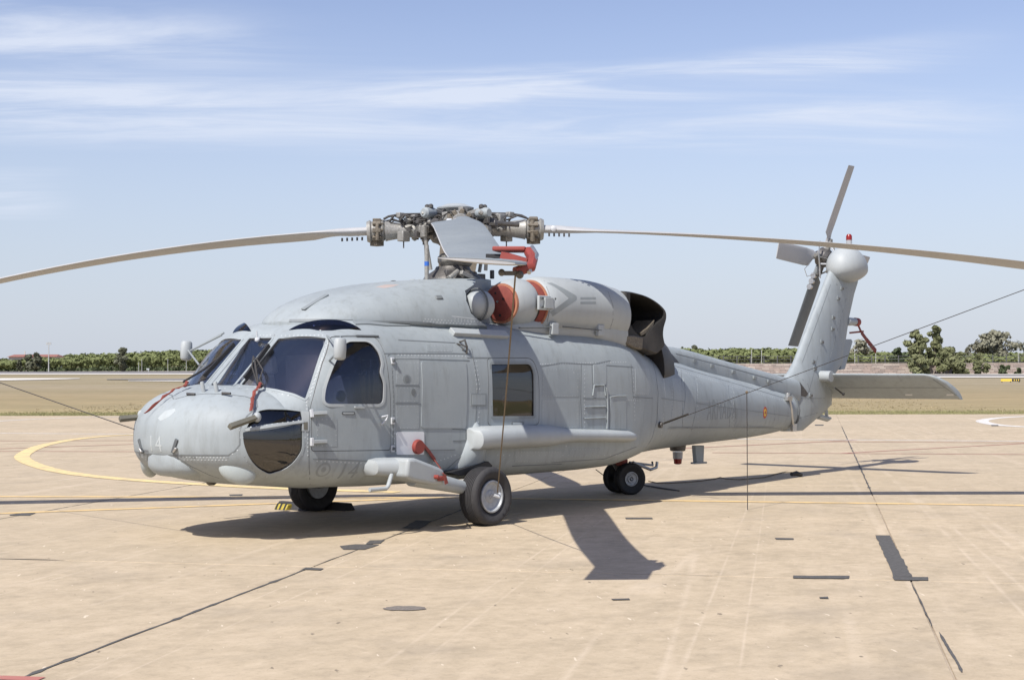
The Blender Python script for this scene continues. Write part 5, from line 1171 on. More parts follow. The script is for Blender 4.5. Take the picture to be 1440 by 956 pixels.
c1 = mix(t, ramp(t, med2, [(.50, (0, 0, 0)), (.72, (.55, .55, .55))]), c1, (.57, .48, .345))
st1 = noise_node(t, mapped(t, pos, -JA, (.5, 3.2, 1)), 1.0, 9, .7, .3)
c2 = mix(t, ramp(t, st1, [(.5, (0, 0, 0)), (.72, (.4, .4, .4))]), c1, (.55, .465, .34))
c3 = mix(t, ramp(t, noise_node(t, mapped(t, pos, -JA+.9, (.5, 3.5, 1)), 1.0, 9, .72, .3), [(.54, (0, 0, 0)), (.74, (.4, .4, .4))]), c2, (.27, .225, .16))
lines = noise_node(t, mapped(t, pos, -JA-.02, (.022, 1.9, 1)), 1.0, 1, .3); brk = noise_node(t, pos, .9, 5, .7)
lm = mix(t, 1.0, ramp(t, lines, [(.568, (0, 0, 0)), (.585, (.45, .45, .45)), (.602, (0, 0, 0))]), ramp(t, brk, [(.4, (.1, .1, .1)), (.6, (1, 1, 1))]), 'MULTIPLY')
c3 = mix(t, lm, c3, (.62, .53, .40))
blot = noise_node(t, pos, .8, 6, .6)
c4 = mix(t, ramp(t, blot, [(.55, (0, 0, 0)), (.72, (.5, .5, .5))]), c3, (.285, .245, .185))
c5 = mix(t, ramp(t, fine, [(.55, (0, 0, 0)), (.72, (.5, .5, .5))]), c4, (.22, .18, .13))
c6 = mix(t, ramp(t, grit, [(.55, (0, 0, 0)), (.75, (.35, .35, .35))]), c5, (.58, .49, .37))
spot = noise_node(t, mapped(t, pos, -YAW, (5.0, 11.0, 1)), 1.0, 3, .5)
c7 = mix(t, ramp(t, spot, [(.70, (0, 0, 0)), (.74, (.75, .75, .75))]), c6, (.12, .10, .075))
chip = noise_node(t, mapped(t, pos, -YAW, (3.0, 12.0, 1)), 1.3, 3, .5); c7 = mix(t, ramp(t, chip, [(.70, (0, 0, 0)), (.73, (.7, .7, .7))]), c7, (.70, .62, .48))
oi = t.nodes.new('ShaderNodeObjectInfo'); c8 = mix(t, ramp(t, oi.outputs['Random'], [(0, (.0, .0, .0)), (1, (.30, .30, .30))]), c7, (.36, .305, .215))
c9 = mix(t, 1.0, c8, (1.10, 1.075, 1.08), 'MULTIPLY')
t.links.new(c9, b.inputs['Base Color']); b.inputs['Roughness'].default_value = .88; b.inputs['Specular IOR Level'].default_value = .25
bp = t.nodes.new('ShaderNodeBump'); bp.inputs['Strength'].default_value = .35; bp.inputs['Distance'].default_value = .004; t.links.new(fine, bp.inputs['Height']); 
bp2 = t.nodes.new('ShaderNodeBump'); bp2.inputs['Strength'].default_value = .3; bp2.inputs['Distance'].default_value = .01; t.links.new(med, bp2.inputs['Height']); t.links.new(bp.outputs[0], bp2.inputs['Normal']); t.links.new(bp2.outputs[0], b.inputs['Normal'])
m, t, b, pos = posmat('joint_filler'); t.links.new(ramp(t, noise_node(t, pos, 1.3, 6, .7), [(.3, (.16, .13, .10)), (.45, (.36, .30, .23)), (.7, (.5, .43, .34))]), b.inputs['Base Color']); b.inputs['Roughness'].default_value = .9
m, t, b, pos = posmat('asphalt'); t.links.new(ramp(t, noise_node(t, pos, 30, 5, .7), [(.3, (.06, .058, .054)), (.7, (.12, .113, .104))]), b.inputs['Base Color']); b.inputs['Roughness'].default_value = .85
def linepaint(name, c):
    m, t, b, pos = posmat(name); wear = noise_node(t, pos, 3.5, 9, .75)
    t.links.new(mix(t, ramp(t, wear, [(.45, (0, 0, 0)), (.66, (.75, .75, .75))]), c, (.38, .315, .235)), b.inputs['Base Color']); b.inputs['Roughness'].default_value = .75
linepaint('line_yellow', (.78, .60, .28)); linepaint('line_orange', (.78, .55, .24)); linepaint('line_white', (.72, .70, .66)); linepaint('line_red', (.42, .16, .13))
E1 = onZ(0, 584.5); E2 = onZ(1440, 582); EDd = (E2-E1).normalized(); EN = Vector((-EDd.y, EDd.x, 0))
if EN.dot(FH) < 0: EN = -EN
m, t, b, pos = posmat('dry_grass')
vm = t.nodes.new('ShaderNodeVectorMath'); vm.operation = 'SUBTRACT'; t.links.new(pos, vm.inputs[0]); vm.inputs[1].default_value = tuple(E1)
dt = t.nodes.new('ShaderNodeVectorMath'); dt.operation = 'DOT_PRODUCT'; t.links.new(vm.outputs[0], dt.inputs[0]); dt.inputs[1].default_value = tuple(EN)
ga = math.atan2(EDd.y, EDd.x)
nn_ = noise_node(t, mapped(t, pos, -ga, (.05, .22, 1)), 1., 6, .6)
ad = t.nodes.new('ShaderNodeMath'); ad.operation = 'MULTIPLY_ADD'; t.links.new(nn_, ad.inputs[0]); ad.inputs[1].default_value = 16; t.links.new(dt.outputs['Value'], ad.inputs[2])
dd_ = t.nodes.new('ShaderNodeMath'); dd_.operation = 'DIVIDE'; t.links.new(ad.outputs[0], dd_.inputs[0]); dd_.inputs[1].default_value = 260
g0 = ramp(t, dd_.outputs[0], [(.0, (.25, .24, .125)), (.035, (.36, .31, .165)), (.08, (.37, .295, .175)), (.20, (.36, .285, .175)), (.40, (.34, .285, .20)), (1, (.34, .29, .20))])
tex = noise_node(t, mapped(t, pos, -ga, (.35, 1.2, 1)), 1., 8, .7)
g1 = mix(t, .8, g0, ramp(t, tex, [(.3, (.50, .50, .42)), (.48, (.88, .88, .84)), (.70, (1.25, 1.2, 1.1))]), 'MULTIPLY')
low = noise_node(t, mapped(t, pos, -ga, (.012, .06, 1)), 1., 5, .6); g1 = mix(t, ramp(t, low, [(.42, (0, 0, 0)), (.62, (.6, .6, .6))]), g1, (.25, .21, .12))
g2 = mix(t, ramp(t, noise_node(t, pos, .7, 7, .75), [(.6, (0, 0, 0)), (.72, (.5, .5, .5))]), g1, (.13, .13, .06))
t.links.new(g2, b.inputs['Base Color']); b.inputs['Roughness'].default_value = .95; b.inputs['Specular IOR Level'].default_value = .1
m_ = MB(); DR = [-60, 0, 20, 40, 58, 62, 70, 80, 95, 120, 150, 185, 220, 250, 300, 350, 400, 470, 550, 700, 1000, 1600, 3000]; LR = [-2400, -900, -400, -200, -120, -70, -40, -20, 0, 20, 40, 70, 120, 200, 400, 900, 2400]
FR = Vector((math.cos(YAW), -math.sin(YAW), 0)); vs = []; fs = []
for D in DR:
    for l_ in LR:
        p = Vector((CAM.x, CAM.y, 0))+FH*D+FR*l_; vs.append(Vector((p.x, p.y, lerp_tab(TERR, D)-.03)))
nl = len(LR)
for i in range(len(DR)-1):
    for j in range(nl-1): fs.append((i*nl+j, i*nl+j+1, (i+1)*nl+j+1, (i+1)*nl+j))
tag(m_.add(vs, fs).build('ground', 'dry_grass'), kind='structure')
def clip(poly, o_, n_):
    out_ = []
    for i in range(len(poly)):
        a, b_ = poly[i-1], poly[i]; da, db = (a-o_).dot(n_), (b_-o_).dot(n_)
        if (da < 0) != (db < 0): out_.append(a.lerp(b_, da/(da-db)))
        if db < 0: out_.append(b_)
    return out_
ap = empty('apron'); tag(ap, 'pale tan concrete parking apron made of big square slabs', kind='structure')
SP = 4.93; SQ = 5.05; ON = .03; OT = -5.22; gap = .006
sheet = clip([JT*a+JN*b_ for a, b_ in ((-45, -75), (75, -75), (75, 60), (-45, 60))], E1, EN)
MB().add([Vector((p.x, p.y, -.012)) for p in sheet], [tuple(range(len(sheet)))]).build('joint_filler', 'joint_filler', ap)
slabs = []
for i in range(-14, 12):
    for j in range(-8, 14):
        t0, t1, n0, n1_ = OT+SQ*j+gap, OT+SQ*(j+1)-gap, ON+SP*i+gap, ON+SP*(i+1)-gap
        q = [JT*a+JN*b_ for a, b_ in ((t0, n0), (t1, n0), (t1, n1_), (t0, n1_))]; q = clip(q, E1, EN)
        if len(q) < 3: continue
        c = sum(q, Vector())/len(q); D = (c-CAM).dot(FH); l_ = (c-CAM).dot(FR)
        if D < -6 or abs(l_) > .42*max(D, 0)+9: continue
        slabs.append((D, q, c))
slabs.sort(key=lambda s_: s_[0]); print('slabs', len(slabs)); cache = {}
for D, q, c in slabs:
    if len(q) == 4 and abs((q[0]-q[2]).length-math.hypot(SQ-2*gap, SP-2*gap)) < .001:
        if 'full' not in cache:
            m_ = MB(); top = [p-c for p in q]; ins = [p*.9985 for p in top]
            m_.add([p+Vector((0, 0, -.05)) for p in top]+[p+Vector((0, 0, -.005)) for p in top]+ins, [(8, 9, 10, 11)]+[(k, (k+1) % 4, 4+(k+1) % 4, 4+k) for k in range(4)]+[(4+k, 4+(k+1) % 4, 8+(k+1) % 4, 8+k) for k in range(4)])
            cache['full'] = m_.mesh('slab', 'concrete')
        me = cache['full']
    else:
        m_ = MB(); top = [p-c for p in q]; n = len(top); m_.add([p+Vector((0, 0, -.05)) for p in top]+top, [tuple(range(n, 2*n))]+[(k, (k+1) % n, n+(k+1) % n, n+k) for k in range(n)]); me = m_.mesh('slab', 'concrete')
    o = link('slab', me, ap); o.location = (c.x, c.y, random.uniform(-.001, .001))
def flat(name, pts, mat, label=None, z=.004, par=None):
    o = MB().add([Vector((p[0], p[1], z)) for p in pts], [tuple(range(len(pts)))]).build(name, mat, ap if par is None else par, label); return o
def stripe(name, pts, wd, mat, label, z=.0045):
    vs = []; fs = []; pts = [Vector((p[0], p[1], 0)) for p in pts]; L2 = [pts[0]]
    for a, b_ in zip(pts, pts[1:]):
        n = max(1, int((b_-a).length/2.5)); L2 += [a.lerp(b_, k/n) for k in range(1, n+1)]
    for i, p in enumerate(L2):
        d = (L2[min(i+1, len(L2)-1)]-L2[max(i-1, 0)]).normalized(); s_ = Vector((-d.y, d.x, 0)); wv = wd if not callable(wd) else wd(i/len(L2))
        vs += [p-s_*wv/2+Vector((0, 0, z)), p+s_*wv/2+Vector((0, 0, z))]
    for i in range(len(L2)-1): fs.append((2*i, 2*i+1, 2*i+3, 2*i+2))
    return MB().add(vs, fs).build(name, mat, ap, label)
def cat(pts, n=8):
    P = [Vector((p[0], p[1], 0)) for p in pts]; out_ = []
    for i in range(len(P)-1):
        p0, p1, p2, p3 = P[max(i-1, 0)], P[i], P[i+1], P[min(i+2, len(P)-1)]
        for k in range(n):
            t_ = k/n; out_.append(.5*((2*p1)+(p2-p0)*t_+(2*p0-5*p1+4*p2-p3)*t_*t_+(-p0+3*p1-3*p2+p3)*t_**3))
    return out_+[P[-1]]
def ext(a, b_, k0, k1): a, b_ = Vector(a), Vector(b_); return a-(b_-a)*k0, b_+(b_-a)*k1
G = lambda u, v: onZ(u, v, 0)
# yellow taxi lines
stripe('painted_line', ext(G(0, 698), G(640, 700), .3, 0)+(G(1440, 710.5),), .17, 'line_orange', 'thin yellow line across the apron')
stripe('painted_line', ext(G(0, 722), G(400, 707.5), .3, .55), .15, 'line_orange', 'thin yellow line merging with the other', .0055)
stripe('painted_line', cat([G(u, v) for u, v in [(290, 606), (190, 611), (140, 614), (100, 618.5), (62, 626), (40, 634.5), (31, 643), (45, 652), (75, 661), (110, 667), (150, 671.5), (190, 675), (265, 680), (400, 687), (560, 692)]]), .30, 'line_yellow', 'broad yellow arc painted on the concrete', .0065)
stripe('painted_line', ext(G(0, 609), G(190, 610.5), .5, 6), .20, 'line_white', 'white line beyond the yellow arc', .0045)
stripe('painted_line', cat([G(-60, 597), G(0, 592), G(60, 588.8), (G(120, 587)), G(180, 586), G(260, 586)]), .26, 'line_white', 'white curved line near the grass edge', .0055)
for (a, b_, z_) in (((0, 620), (190, 619.5), .0048), ((0, 634.5), (190, 635), .0049), ((0, 631), (190, 624.5), .0051)):
    stripe('painted_line', ext(G(*a), G(*b_), .4, 1.0), .11, 'line_red', 'thin faded red line', z_)
for (a, b_, z_) in (((1010, 636.5), (1440, 639), .0048), ((960, 630.5), (1160, 621), .0052), ((1160, 621), (1440, 622.5), .0049), ((1190, 637), (1440, 623.5), .0053)):
    stripe('painted_line', ext(G(*a), G(*b_), .02, .25), .11, 'line_red', 'thin faded red line', z_)
stripe('painted_line', [G(-40, 953.5), G(0, 953), G(58, 955)], .10, 'line_red', 'red line at the very corner of the view', .0048)
stripe('painted_line', cat([G(1500, 583.5), G(1440, 585.5), G(1400, 588), G(1381, 592), (G(1400, 597)), G(1440, 600), G(1500, 602.5)]), .42, 'line_white', 'white curved end of a marking at the right', .0055)
# cracks in the long joint, fallen out filler, asphalt repairs
def crack(a, b_, w0, w1, mat='asphalt', seed=1, z=.0035, jit=.012, label='dark open joint between slabs'):
    rnd = random.Random(seed); a, b_ = Vector(a), Vector(b_); n = int((b_-a).length/.09); d = (b_-a).normalized(); s_ = Vector((-d.y, d.x, 0)); vs = []; fs = []
    for k in range(n+1):
        p = a+(b_-a)*k/n+s_*(mnoise.noise(Vector((k*.13, seed, 0)))*jit*2); w_ = (w0+(w1-w0)*max(0, mnoise.noise(Vector((k*.47, seed*3.1, 5)))*1.6)**1.5+rnd.uniform(0, .008))*min(1, (k+.3)/3, (n-k+.3)/3)
        vs += [p-s_*w_/2+Vector((0, 0, z)), p+s_*w_/2+Vector((0, 0, z))]
    for i in range(n): fs.append((2*i, 2*i+1, 2*i+3, 2*i+2))
    return MB().add(vs, fs).build('joint_crack', mat, ap, label)
pj = lambda t_, i, o_=0: JT*t_+JN*(ON+SP*i+o_)
crack(pj(-14, 0), pj(-5.3, 0), .016, .075, seed=2); crack(pj(-5.3, 0), pj(0.5, 0), .008, .03, seed=4); crack(pj(-2.5, -1), pj(9, -1), .010, .03, seed=5)
crack(pj(-8.9, 1, .05), pj(-7.6, 1, .03), .015, .05, seed=6); crack(pj(3.5, 1), pj(30, 1), .014, .05, seed=7, jit=.006); crack(pj(-7.4, 1), pj(-5.3, 1), .006, .02, seed=8)
crack(JT*OT+JN*-4.4, JT*OT+JN*-2.2, .008, .03, seed=9); crack(JT*OT+JN*2.6, JT*OT+JN*3.6, .006, .02, seed=10)
REP = [('asphalt_patch', [(1231, 753), (1251, 753), (1283, 811), (1257, 811.5)]), ('asphalt_patch', [(1256, 811.5), (1305, 811.8), (1306, 816.5), (1257, 816)]), ('asphalt_patch', [(1116, 809.8), (1194, 810), (1194, 814), (1116, 813.6)]),
       ('asphalt_patch', [(478, 768), (500, 765.5), (535, 766), (512, 773), (482, 773)]), ('asphalt_patch', [(520, 760), (541, 759.5), (535, 764.5), (513, 765.5)]), ('asphalt_patch', [(585, 732), (608, 733), (590, 744), (565, 743)]), ('asphalt_patch', [(430, 798.5), (455, 799.5), (452, 802), (424, 801)]),
       ('asphalt_patch', [(13, 724), (30, 721.5), (50, 721.8), (42, 725), (14, 725)]), ('asphalt_patch', [(880, 728), (917, 728), (917, 730), (880, 730)]), ('asphalt_patch', [(1089, 756.5), (1117, 757), (1117, 759), (1090, 758.8)]), ('asphalt_patch', [(1146, 597), (1158, 597), (1158, 598.5), (1146, 598.5)]), ('asphalt_patch', [(1394, 597.5), (1404, 597.5), (1404, 599), (1394, 599)]),
       ('asphalt_patch', [(322, 695.5), (341, 695), (341, 697), (323, 697)]), ('asphalt_patch', [(860, 842.5), (885, 842), (886, 843.5), (862, 844)]), ('asphalt_patch', [(1153, 840), (1165, 839.5), (1165, 842), (1153, 842)])]
for k, (nm, px) in enumerate(REP):
    rnd = random.Random(k); pts = []
    for (a, b_) in zip(px, px[1:]+px[:1]):
        A, B = G(*a), G(*b_); n = max(1, int((B-A).length/.12))
        for i in range(n): pts.append(A.lerp(B, i/n)+Vector((rnd.uniform(-1, 1), rnd.uniform(-1, 1), 0))*.008)
    flat(nm, pts, 'asphalt', None, .0058+.0002*(k % 3))
c = G(570, 855.5); rnd = random.Random(3); mp_ = [(c+FR*(.15*math.cos(a)*rnd.uniform(.85, 1.1))+FH*(.11*math.sin(a)*rnd.uniform(.8, 1.1))) for a in [2*PI*k/26 for k in range(26)]]
simple('pothole', (.19, .165, .14), .95, var=.35, scale=60, bump=.5, bscale=120)
o = flat('tie_down_point', mp_, 'pothole', 'worn shallow round tie down hollow in the concrete', .005)
# grass verge and tufts: real blades along the edge and on the field
simple('grass_blade', (.25, .24, .11), .9, var=.35, scale=2); simple('grass_dry', (.31, .26, .155), .9, var=.3, scale=2)
def tufts(n, dmin, dmax, hmin, hmax, mat, name, seed, w_=.02, lim=38):
    rnd = random.Random(seed); m_ = MB(); vs = []; fs = []
    for k in range(n):
        u = rnd.uniform(-40, 1480); d = dmin+(dmax-dmin)*rnd.random()**1.7
        base = E1.lerp(E2, (u)/1440.)+EN*d; 
        base += EDd*rnd.uniform(-2, 2); gz = ground_z(base.x, base.y)-.03
        for q in range(4):
            a = rnd.uniform(0, 2*PI); h = rnd.uniform(hmin, hmax); p = Vector((base.x+rnd.uniform(-.12, .12), base.y+rnd.uniform(-.12, .12), gz)); s_ = Vector((math.cos(a), math.sin(a), 0))*w_*rnd.uniform(.7, 1.6)
            i = len(vs); vs += [p-s_, p+s_, p+Vector((rnd.uniform(-.5, .5)*h, rnd.uniform(-.5, .5)*h, h))]; fs.append((i, i+1, i+2))
    m_.add(vs, fs); o = m_.build(name, mat, angle=80); tag(o, {'verge_grass': 'low green brown grass growing along the concrete edge', 'field_grass': 'dry scattered grass tufts across the airfield'}[name], 'grass', kind='stuff')
tufts(14000, -.2, 5, .02, .09, 'grass_blade', 'verge_grass', 1, .012); tufts(6000, 1, 110, .02, .06, 'grass_dry', 'field_grass', 2, .03)

# ================================================================== SETTING: far airfield
def ground_strip(name, rows, mat, label, lift=.03):
    """rows: [(u, v_far, v_near)...] seen on the far ground"""
    vs = []; fs = []
    for u, a, b_ in rows:
        p, q = on_ground(u, a), on_ground(u, b_); vs += [p+Vector((0, 0, lift)), q+Vector((0, 0, lift))]
    for i in range(len(rows)-1): fs.append((2*i, 2*i+1, 2*i+3, 2*i+2))
    return tag(MB().add(vs, fs).build(name, mat), label, kind='structure')
simple('road_light', (.42, .39, .34), .9, var=.08, scale=.05); simple('road_grey', (.2, .19, .185), .9, var=.1, scale=.05); simple('kerb_white', (.66, .62, .55), .8, var=.06, scale=.05)
US = [-1100, -600, -200, 0, 200, 400, 600, 800, 950]
def rows(us, a, b_): return [(u, a, b_) for u in us]
ground_strip('service_road', rows(US, 520.3, 522.6), 'road_light', 'pale road along the foot of the pine wood', .05); ground_strip('runway', rows(US, 522.8, 525.0), 'road_grey', 'grey runway strip across the field', .04)
ground_strip('runway_edge', rows(US, 525.2, 526.6), 'kerb_white', 'white edge of the runway', .05)
ground_strip('taxiway', [(-200, 531.5, 535.6), (0, 532, 535.2), (60, 532, 534.2), (112, 532, 532.8)], 'kerb_white', 'pale taxiway tapering into the grass', .05)
ground_strip('taxiway_edge', [(150, 533.2, 534), (200, 532.8, 534.2), (300, 532.8, 534.4), (420, 533, 534.6)], 'road_grey', 'dark paved strip in the field', .05); ground_strip('taxiway_edge', [(180, 535.2, 536), (240, 535, 536.4), (420, 535.2, 536.6)], 'kerb_white', 'pale strip beside the dark one', .05)
UR = [950, 1100, 1200, 1300, 1440, 1700, 2100, 2500]
ground_strip('service_road', rows(UR, 524.3, 527.4), 'road_light', 'pale road in front of the stone wall', .05); ground_strip('runway', rows(UR, 527.5, 529.3), 'road_grey', 'grey strip beyond the field', .04); ground_strip('runway_edge', rows(UR, 529.5, 531.2), 'kerb_white', 'white edge line beyond the field', .05)
# stone wall on the right, built of coursed blocks
simple('stone_a', (.36, .29, .25), .9, var=.2, scale=.6); simple('stone_b', (.42, .36, .31), .9, var=.2, scale=.6); simple('stone_c', (.30, .25, .22), .9, var=.2, scale=.6); simple('mortar', (.25, .22, .2), .95)
WD = 285.
wl = tag(empty('stone_wall'), 'long low pinkish stone wall across the far right of the airfield', 'wall')
wa, wb = far(925, WD), far(2000, WD); wz = lambda u: 0
dirw = (wb-wa); lenw = dirw.length; dirw.normalize(); upw = Vector((0, 0, 1)); nw = Vector((-dirw.y, dirw.x, 0)); nw = nw if nw.dot(FH) > 0 else -nw
zb = ground_z(wa.x, wa.y)-.2; H_ = 1.95
MB().box((wa+wb)/2+Vector((0, 0, zb-wa.z+ (H_+.2)/2)) , (lenw, .5, H_+.2), Matrix((dirw, nw, upw)).transposed()).build('wall_core', 'mortar', wl)
MB().box((wa+wb)/2+Vector((0, 0, zb-wa.z+H_+.26)), (lenw, .62, .14), Matrix((dirw, nw, upw)).transposed()).build('coping', 'stone_b', wl)
rnd = random.Random(12)
for mi_, mt in enumerate(('stone_a', 'stone_b', 'stone_c')):
    m_ = MB(); r2 = random.Random(50)
    for row in range(6):
        x = r2.uniform(-1, 0); z = zb+.22+row*.32
        while x < lenw-.2:
            L_ = r2.uniform(.6, 1.9); pick = r2.randrange(3); o_ = r2.uniform(.0, .05)
            if pick == mi_: m_.box(Vector((wa.x, wa.y, 0))+dirw*(x+L_/2)-nw*(.25+o_)+Vector((0, 0, z+.15)), (L_-.05, .12, .28), Matrix((dirw, nw, upw)).transposed())
            x += L_
    o = m_.build('stones', mt, wl); o['kind'] = 'stuff'
# perimeter fence above the wall: posts and rails
fe = tag(empty('perimeter_fence'), 'thin dark railing with posts standing behind the stone wall', 'fence'); simple('fence_dark', (.10, .10, .10), .8)
m_ = MB(); fa = wa+nw*3; x = 0; pm_ = MB().box((0, 0, .9), (.14, .14, 1.8)).mesh('post', 'fence_dark')
zt_ = zb+H_+.2
while x < lenw:
    o = link('post', pm_, fe); o.location = (fa.x+dirw.x*x, fa.y+dirw.y*x, zt_-.1); x += 2.6
for h in (.35, .95, 1.55): MB().box(fa+dirw*lenw/2+Vector((0, 0, zt_-fa.z+h)), (lenw, .06, .1), Matrix((dirw, nw, upw)).transposed()).build('rail', 'fence_dark', fe)

# ---- foliage
def leafmat(name, c, var=.35):
    m, t, b = newmat(name); g = t.nodes.new('ShaderNodeNewGeometry'); n = noise_node(t, g.outputs['Position'], .22, 4, .6); n2 = noise_node(t, g.outputs['Position'], 2.5, 3, .6)
    a_ = mix(t, n, tuple(x*(1-var) for x in c), tuple(x*(1+var) for x in c)); a2 = mix(t, .5, a_, ramp(t, n2, [(.3, (.6, .62, .6)), (.7, (1.4, 1.38, 1.3))]), 'MULTIPLY')
    t.links.new(a2, b.inputs['Base Color']); b.inputs['Roughness'].default_value = .75; b.inputs['Specular IOR Level'].default_value = .2
    return m
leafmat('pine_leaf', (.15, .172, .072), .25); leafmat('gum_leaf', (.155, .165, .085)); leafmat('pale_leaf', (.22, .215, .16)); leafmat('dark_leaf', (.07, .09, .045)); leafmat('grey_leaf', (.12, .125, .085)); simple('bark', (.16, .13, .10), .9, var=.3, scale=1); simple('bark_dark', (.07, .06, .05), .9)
def leaves(m_, c, rad, n, size, rnd, shell=.55):
    for k in range(n):
        while True:
            d = Vector((rnd.uniform(-1, 1), rnd.uniform(-1, 1), rnd.uniform(-1, 1)))
            if .05 < d.length < 1: break
        d.normalize(); rr = (shell+(1-shell)*rnd.random()**.5)*(1+.55*mnoise.noise(d*2.2+c*.7)); p = c+Vector((d.x*rad[0], d.y*rad[1], d.z*rad[2]))*rr
        n_ = (d+Vector((rnd.uniform(-1, 1), rnd.uniform(-1, 1), rnd.uniform(-.5, 1)))*.8).normalized(); a = n_.orthogonal().normalized(); b_ = n_.cross(a); s_ = size*rnd.uniform(.5, 1.4); an = rnd.uniform(0, PI)
        x = a*math.cos(an)+b_*math.sin(an); y = n_.cross(x); i = len(m_.v)
        m_.v += [p-x*s_-y*s_*.5, p+x*s_*.2-y*s_*.7, p+x*s_+y*s_*.3, p-x*s_*.1+y*s_*.8]; m_.f.append((i, i+1, i+2, i+3)); m_.mi.append(0)
def tree(name, u, vt, wpx, D, mat, label, cat_='tree', group=None, blobs=9, seed=1, bark='bark', trunk=.25, dens=110, lsz=None, zbase=None, flat_=1.):
    blobs = int(blobs*1.9); wpx *= 1.22
    rnd = random.Random(seed); b0_ = far(u, D); H = (CAM.z+(526.9-vt)*D/FPX)-b0_.z; W = wpx*D/FPX; lsz = lsz or .0011*D
    e = tag(empty(name, (0, 0, 0)), label, cat_, group); base = b0_
    m_ = MB(); top = base+Vector((0, 0, H*.82)); m_.tube([base-Vector((0, 0, .3)), base.lerp(top, .4)+FR*rnd.uniform(-.2, .2), top], [H*.028, H*.02, H*.006], 7)
    for k in range(5):
        q = base+Vector((0, 0, H*rnd.uniform(.25, .5))); a = rnd.uniform(0, 2*PI); m_.tube([q, q+Vector((math.cos(a)*W*.14, math.sin(a)*W*.14, H*.16)), q+Vector((math.cos(a)*W*.3, math.sin(a)*W*.3, H*.3))], [H*.013, H*.009, H*.003], 5)
    m_.build('trunk', bark, e)
    m_ = MB()
    for k in range(blobs):
        h = trunk+(1-trunk)*((k+.5)/blobs); wf = math.sin(PI*min(1, (h-trunk)/(1-trunk)*.8+.18))**.7
        a = rnd.uniform(0, 2*PI); r = W*.5*wf*rnd.uniform(.1, .8); c = base+Vector((math.cos(a)*r, math.sin(a)*r, H*h)); rd = W*.5*rnd.uniform(.20, .42)*max(.6, wf); rz = min(rd*.75*flat_, H*.2)
        c.z = min(c.z, base.z+H-rz); leaves(m_, c, (rd, rd, rz), int(dens*1.3), lsz, rnd, .3)
    m_.build('crown', mat, e, angle=180); return e
# pine woods: a mass nobody could count
def pinewood(name, tab, D0, label, seed, u0, u1, rowsn=5, vb=None):
    rnd = random.Random(seed); m_ = MB(); m2 = MB(); uu = u0
    for row in range(rowsn):
        D = D0+row*18; uu = u0
        while uu < u1:
            wpx = rnd.uniform(16, 30); vt = lerp_tab(tab, uu)+rnd.uniform(-1.4, 1.6)+(rowsn-1-row)*1.1; b_ = far(uu, D); H = (CAM.z+(526.9-vt)*D/FPX)-b_.z; W = wpx*D/FPX
            th_ = min(H*.42, 2.2); vis = -60 < uu < 480 or 930 < uu < 1500; leaves(m_, b_+Vector((0, 0, H-th_*.62)), (W*.55, W*.55, th_*.6), 330 if vis else 120, .40, rnd, .55); leaves(m_, b_+Vector((rnd.uniform(-1, 1), 0, H-th_*1.3)), (W*.4, W*.4, th_*.5), 60, .42, rnd, .4)
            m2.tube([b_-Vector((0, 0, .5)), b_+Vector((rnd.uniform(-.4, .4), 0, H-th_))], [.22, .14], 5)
            uu += wpx*rnd.uniform(.45, .75)
    # scrub that fills the foot of the wood
    uu = u0; 
    while uu < u1:
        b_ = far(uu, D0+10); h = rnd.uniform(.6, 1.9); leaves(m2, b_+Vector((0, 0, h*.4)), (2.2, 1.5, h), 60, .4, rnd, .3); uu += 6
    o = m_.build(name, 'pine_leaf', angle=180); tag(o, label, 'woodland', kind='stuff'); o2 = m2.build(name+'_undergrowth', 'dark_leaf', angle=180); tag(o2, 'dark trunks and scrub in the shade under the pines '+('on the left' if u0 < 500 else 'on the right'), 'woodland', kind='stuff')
pinewood('pine_wood', [(-80, 505), (0, 503), (40, 499), (90, 497.5), (120, 496), (200, 493.5), (240, 491), (300, 490.5), (360, 488), (460, 490)], 400, 'dense bright green umbrella pine wood behind the field on the left', 3, -900, 930)
pinewood('pine_wood', [(900, 490), (960, 490.5), (1000, 492), (1030, 490.5), (1110, 491), (1200, 494), (1260, 497), (1300, 498), (1500, 498)], 330, 'green umbrella pine wood behind the stone wall on the right', 4, 935, 2300, 5)
tree('broad_tree', 49, 494.5, 26, 395, 'grey_leaf', 'dark rounded tree in front of the red roofed building', seed=5, bark='bark_dark', blobs=8, dens=90, trunk=.15)
tree('small_dark_tree', 27, 505, 8, 395, 'grey_leaf', 'small dark tree left of the rounded tree by the red roof', seed=6, bark='bark_dark', blobs=5, dens=50, trunk=.1)
tree('cypress_like_tree', 172, 488, 19, 395, 'grey_leaf', 'tall narrow dark tree standing alone at the foot of the left wood', seed=7, bark='bark_dark', blobs=12, dens=80, trunk=.08)
tree('eucalyptus_tree', 1290, 466, 34, 283, 'gum_leaf', 'tall eucalyptus with two tops, left top, in front of the stone wall', seed=8, blobs=11, dens=130, trunk=.3, group=None)
tree('eucalyptus_tree', 1315, 460, 26, 285, 'gum_leaf', 'tallest eucalyptus, the slim right hand top, in front of the stone wall', seed=9, blobs=12, dens=110, trunk=.35)
tree('leafy_bush', 1333, 490, 46, 280, 'gum_leaf', 'broad olive green bush right of the tall eucalyptus pair', 'bush', seed=10, blobs=9, dens=130, trunk=.05)
tree('leafy_bush', 1294, 500, 36, 279, 'gum_leaf', 'low bush under the tall eucalyptus pair', 'bush', seed=11, blobs=7, dens=120, trunk=.03)
tree('leafy_bush', 1352, 497, 30, 279, 'gum_leaf', 'rounded bush at the right end of the bush row', 'bush', seed=12, blobs=7, dens=110, trunk=.03)
tree('leafy_bush', 1377, 499, 24, 279, 'gum_leaf', 'separate upright bush before the stone wall gap', 'bush', seed=13, blobs=8, dens=100, trunk=.03)
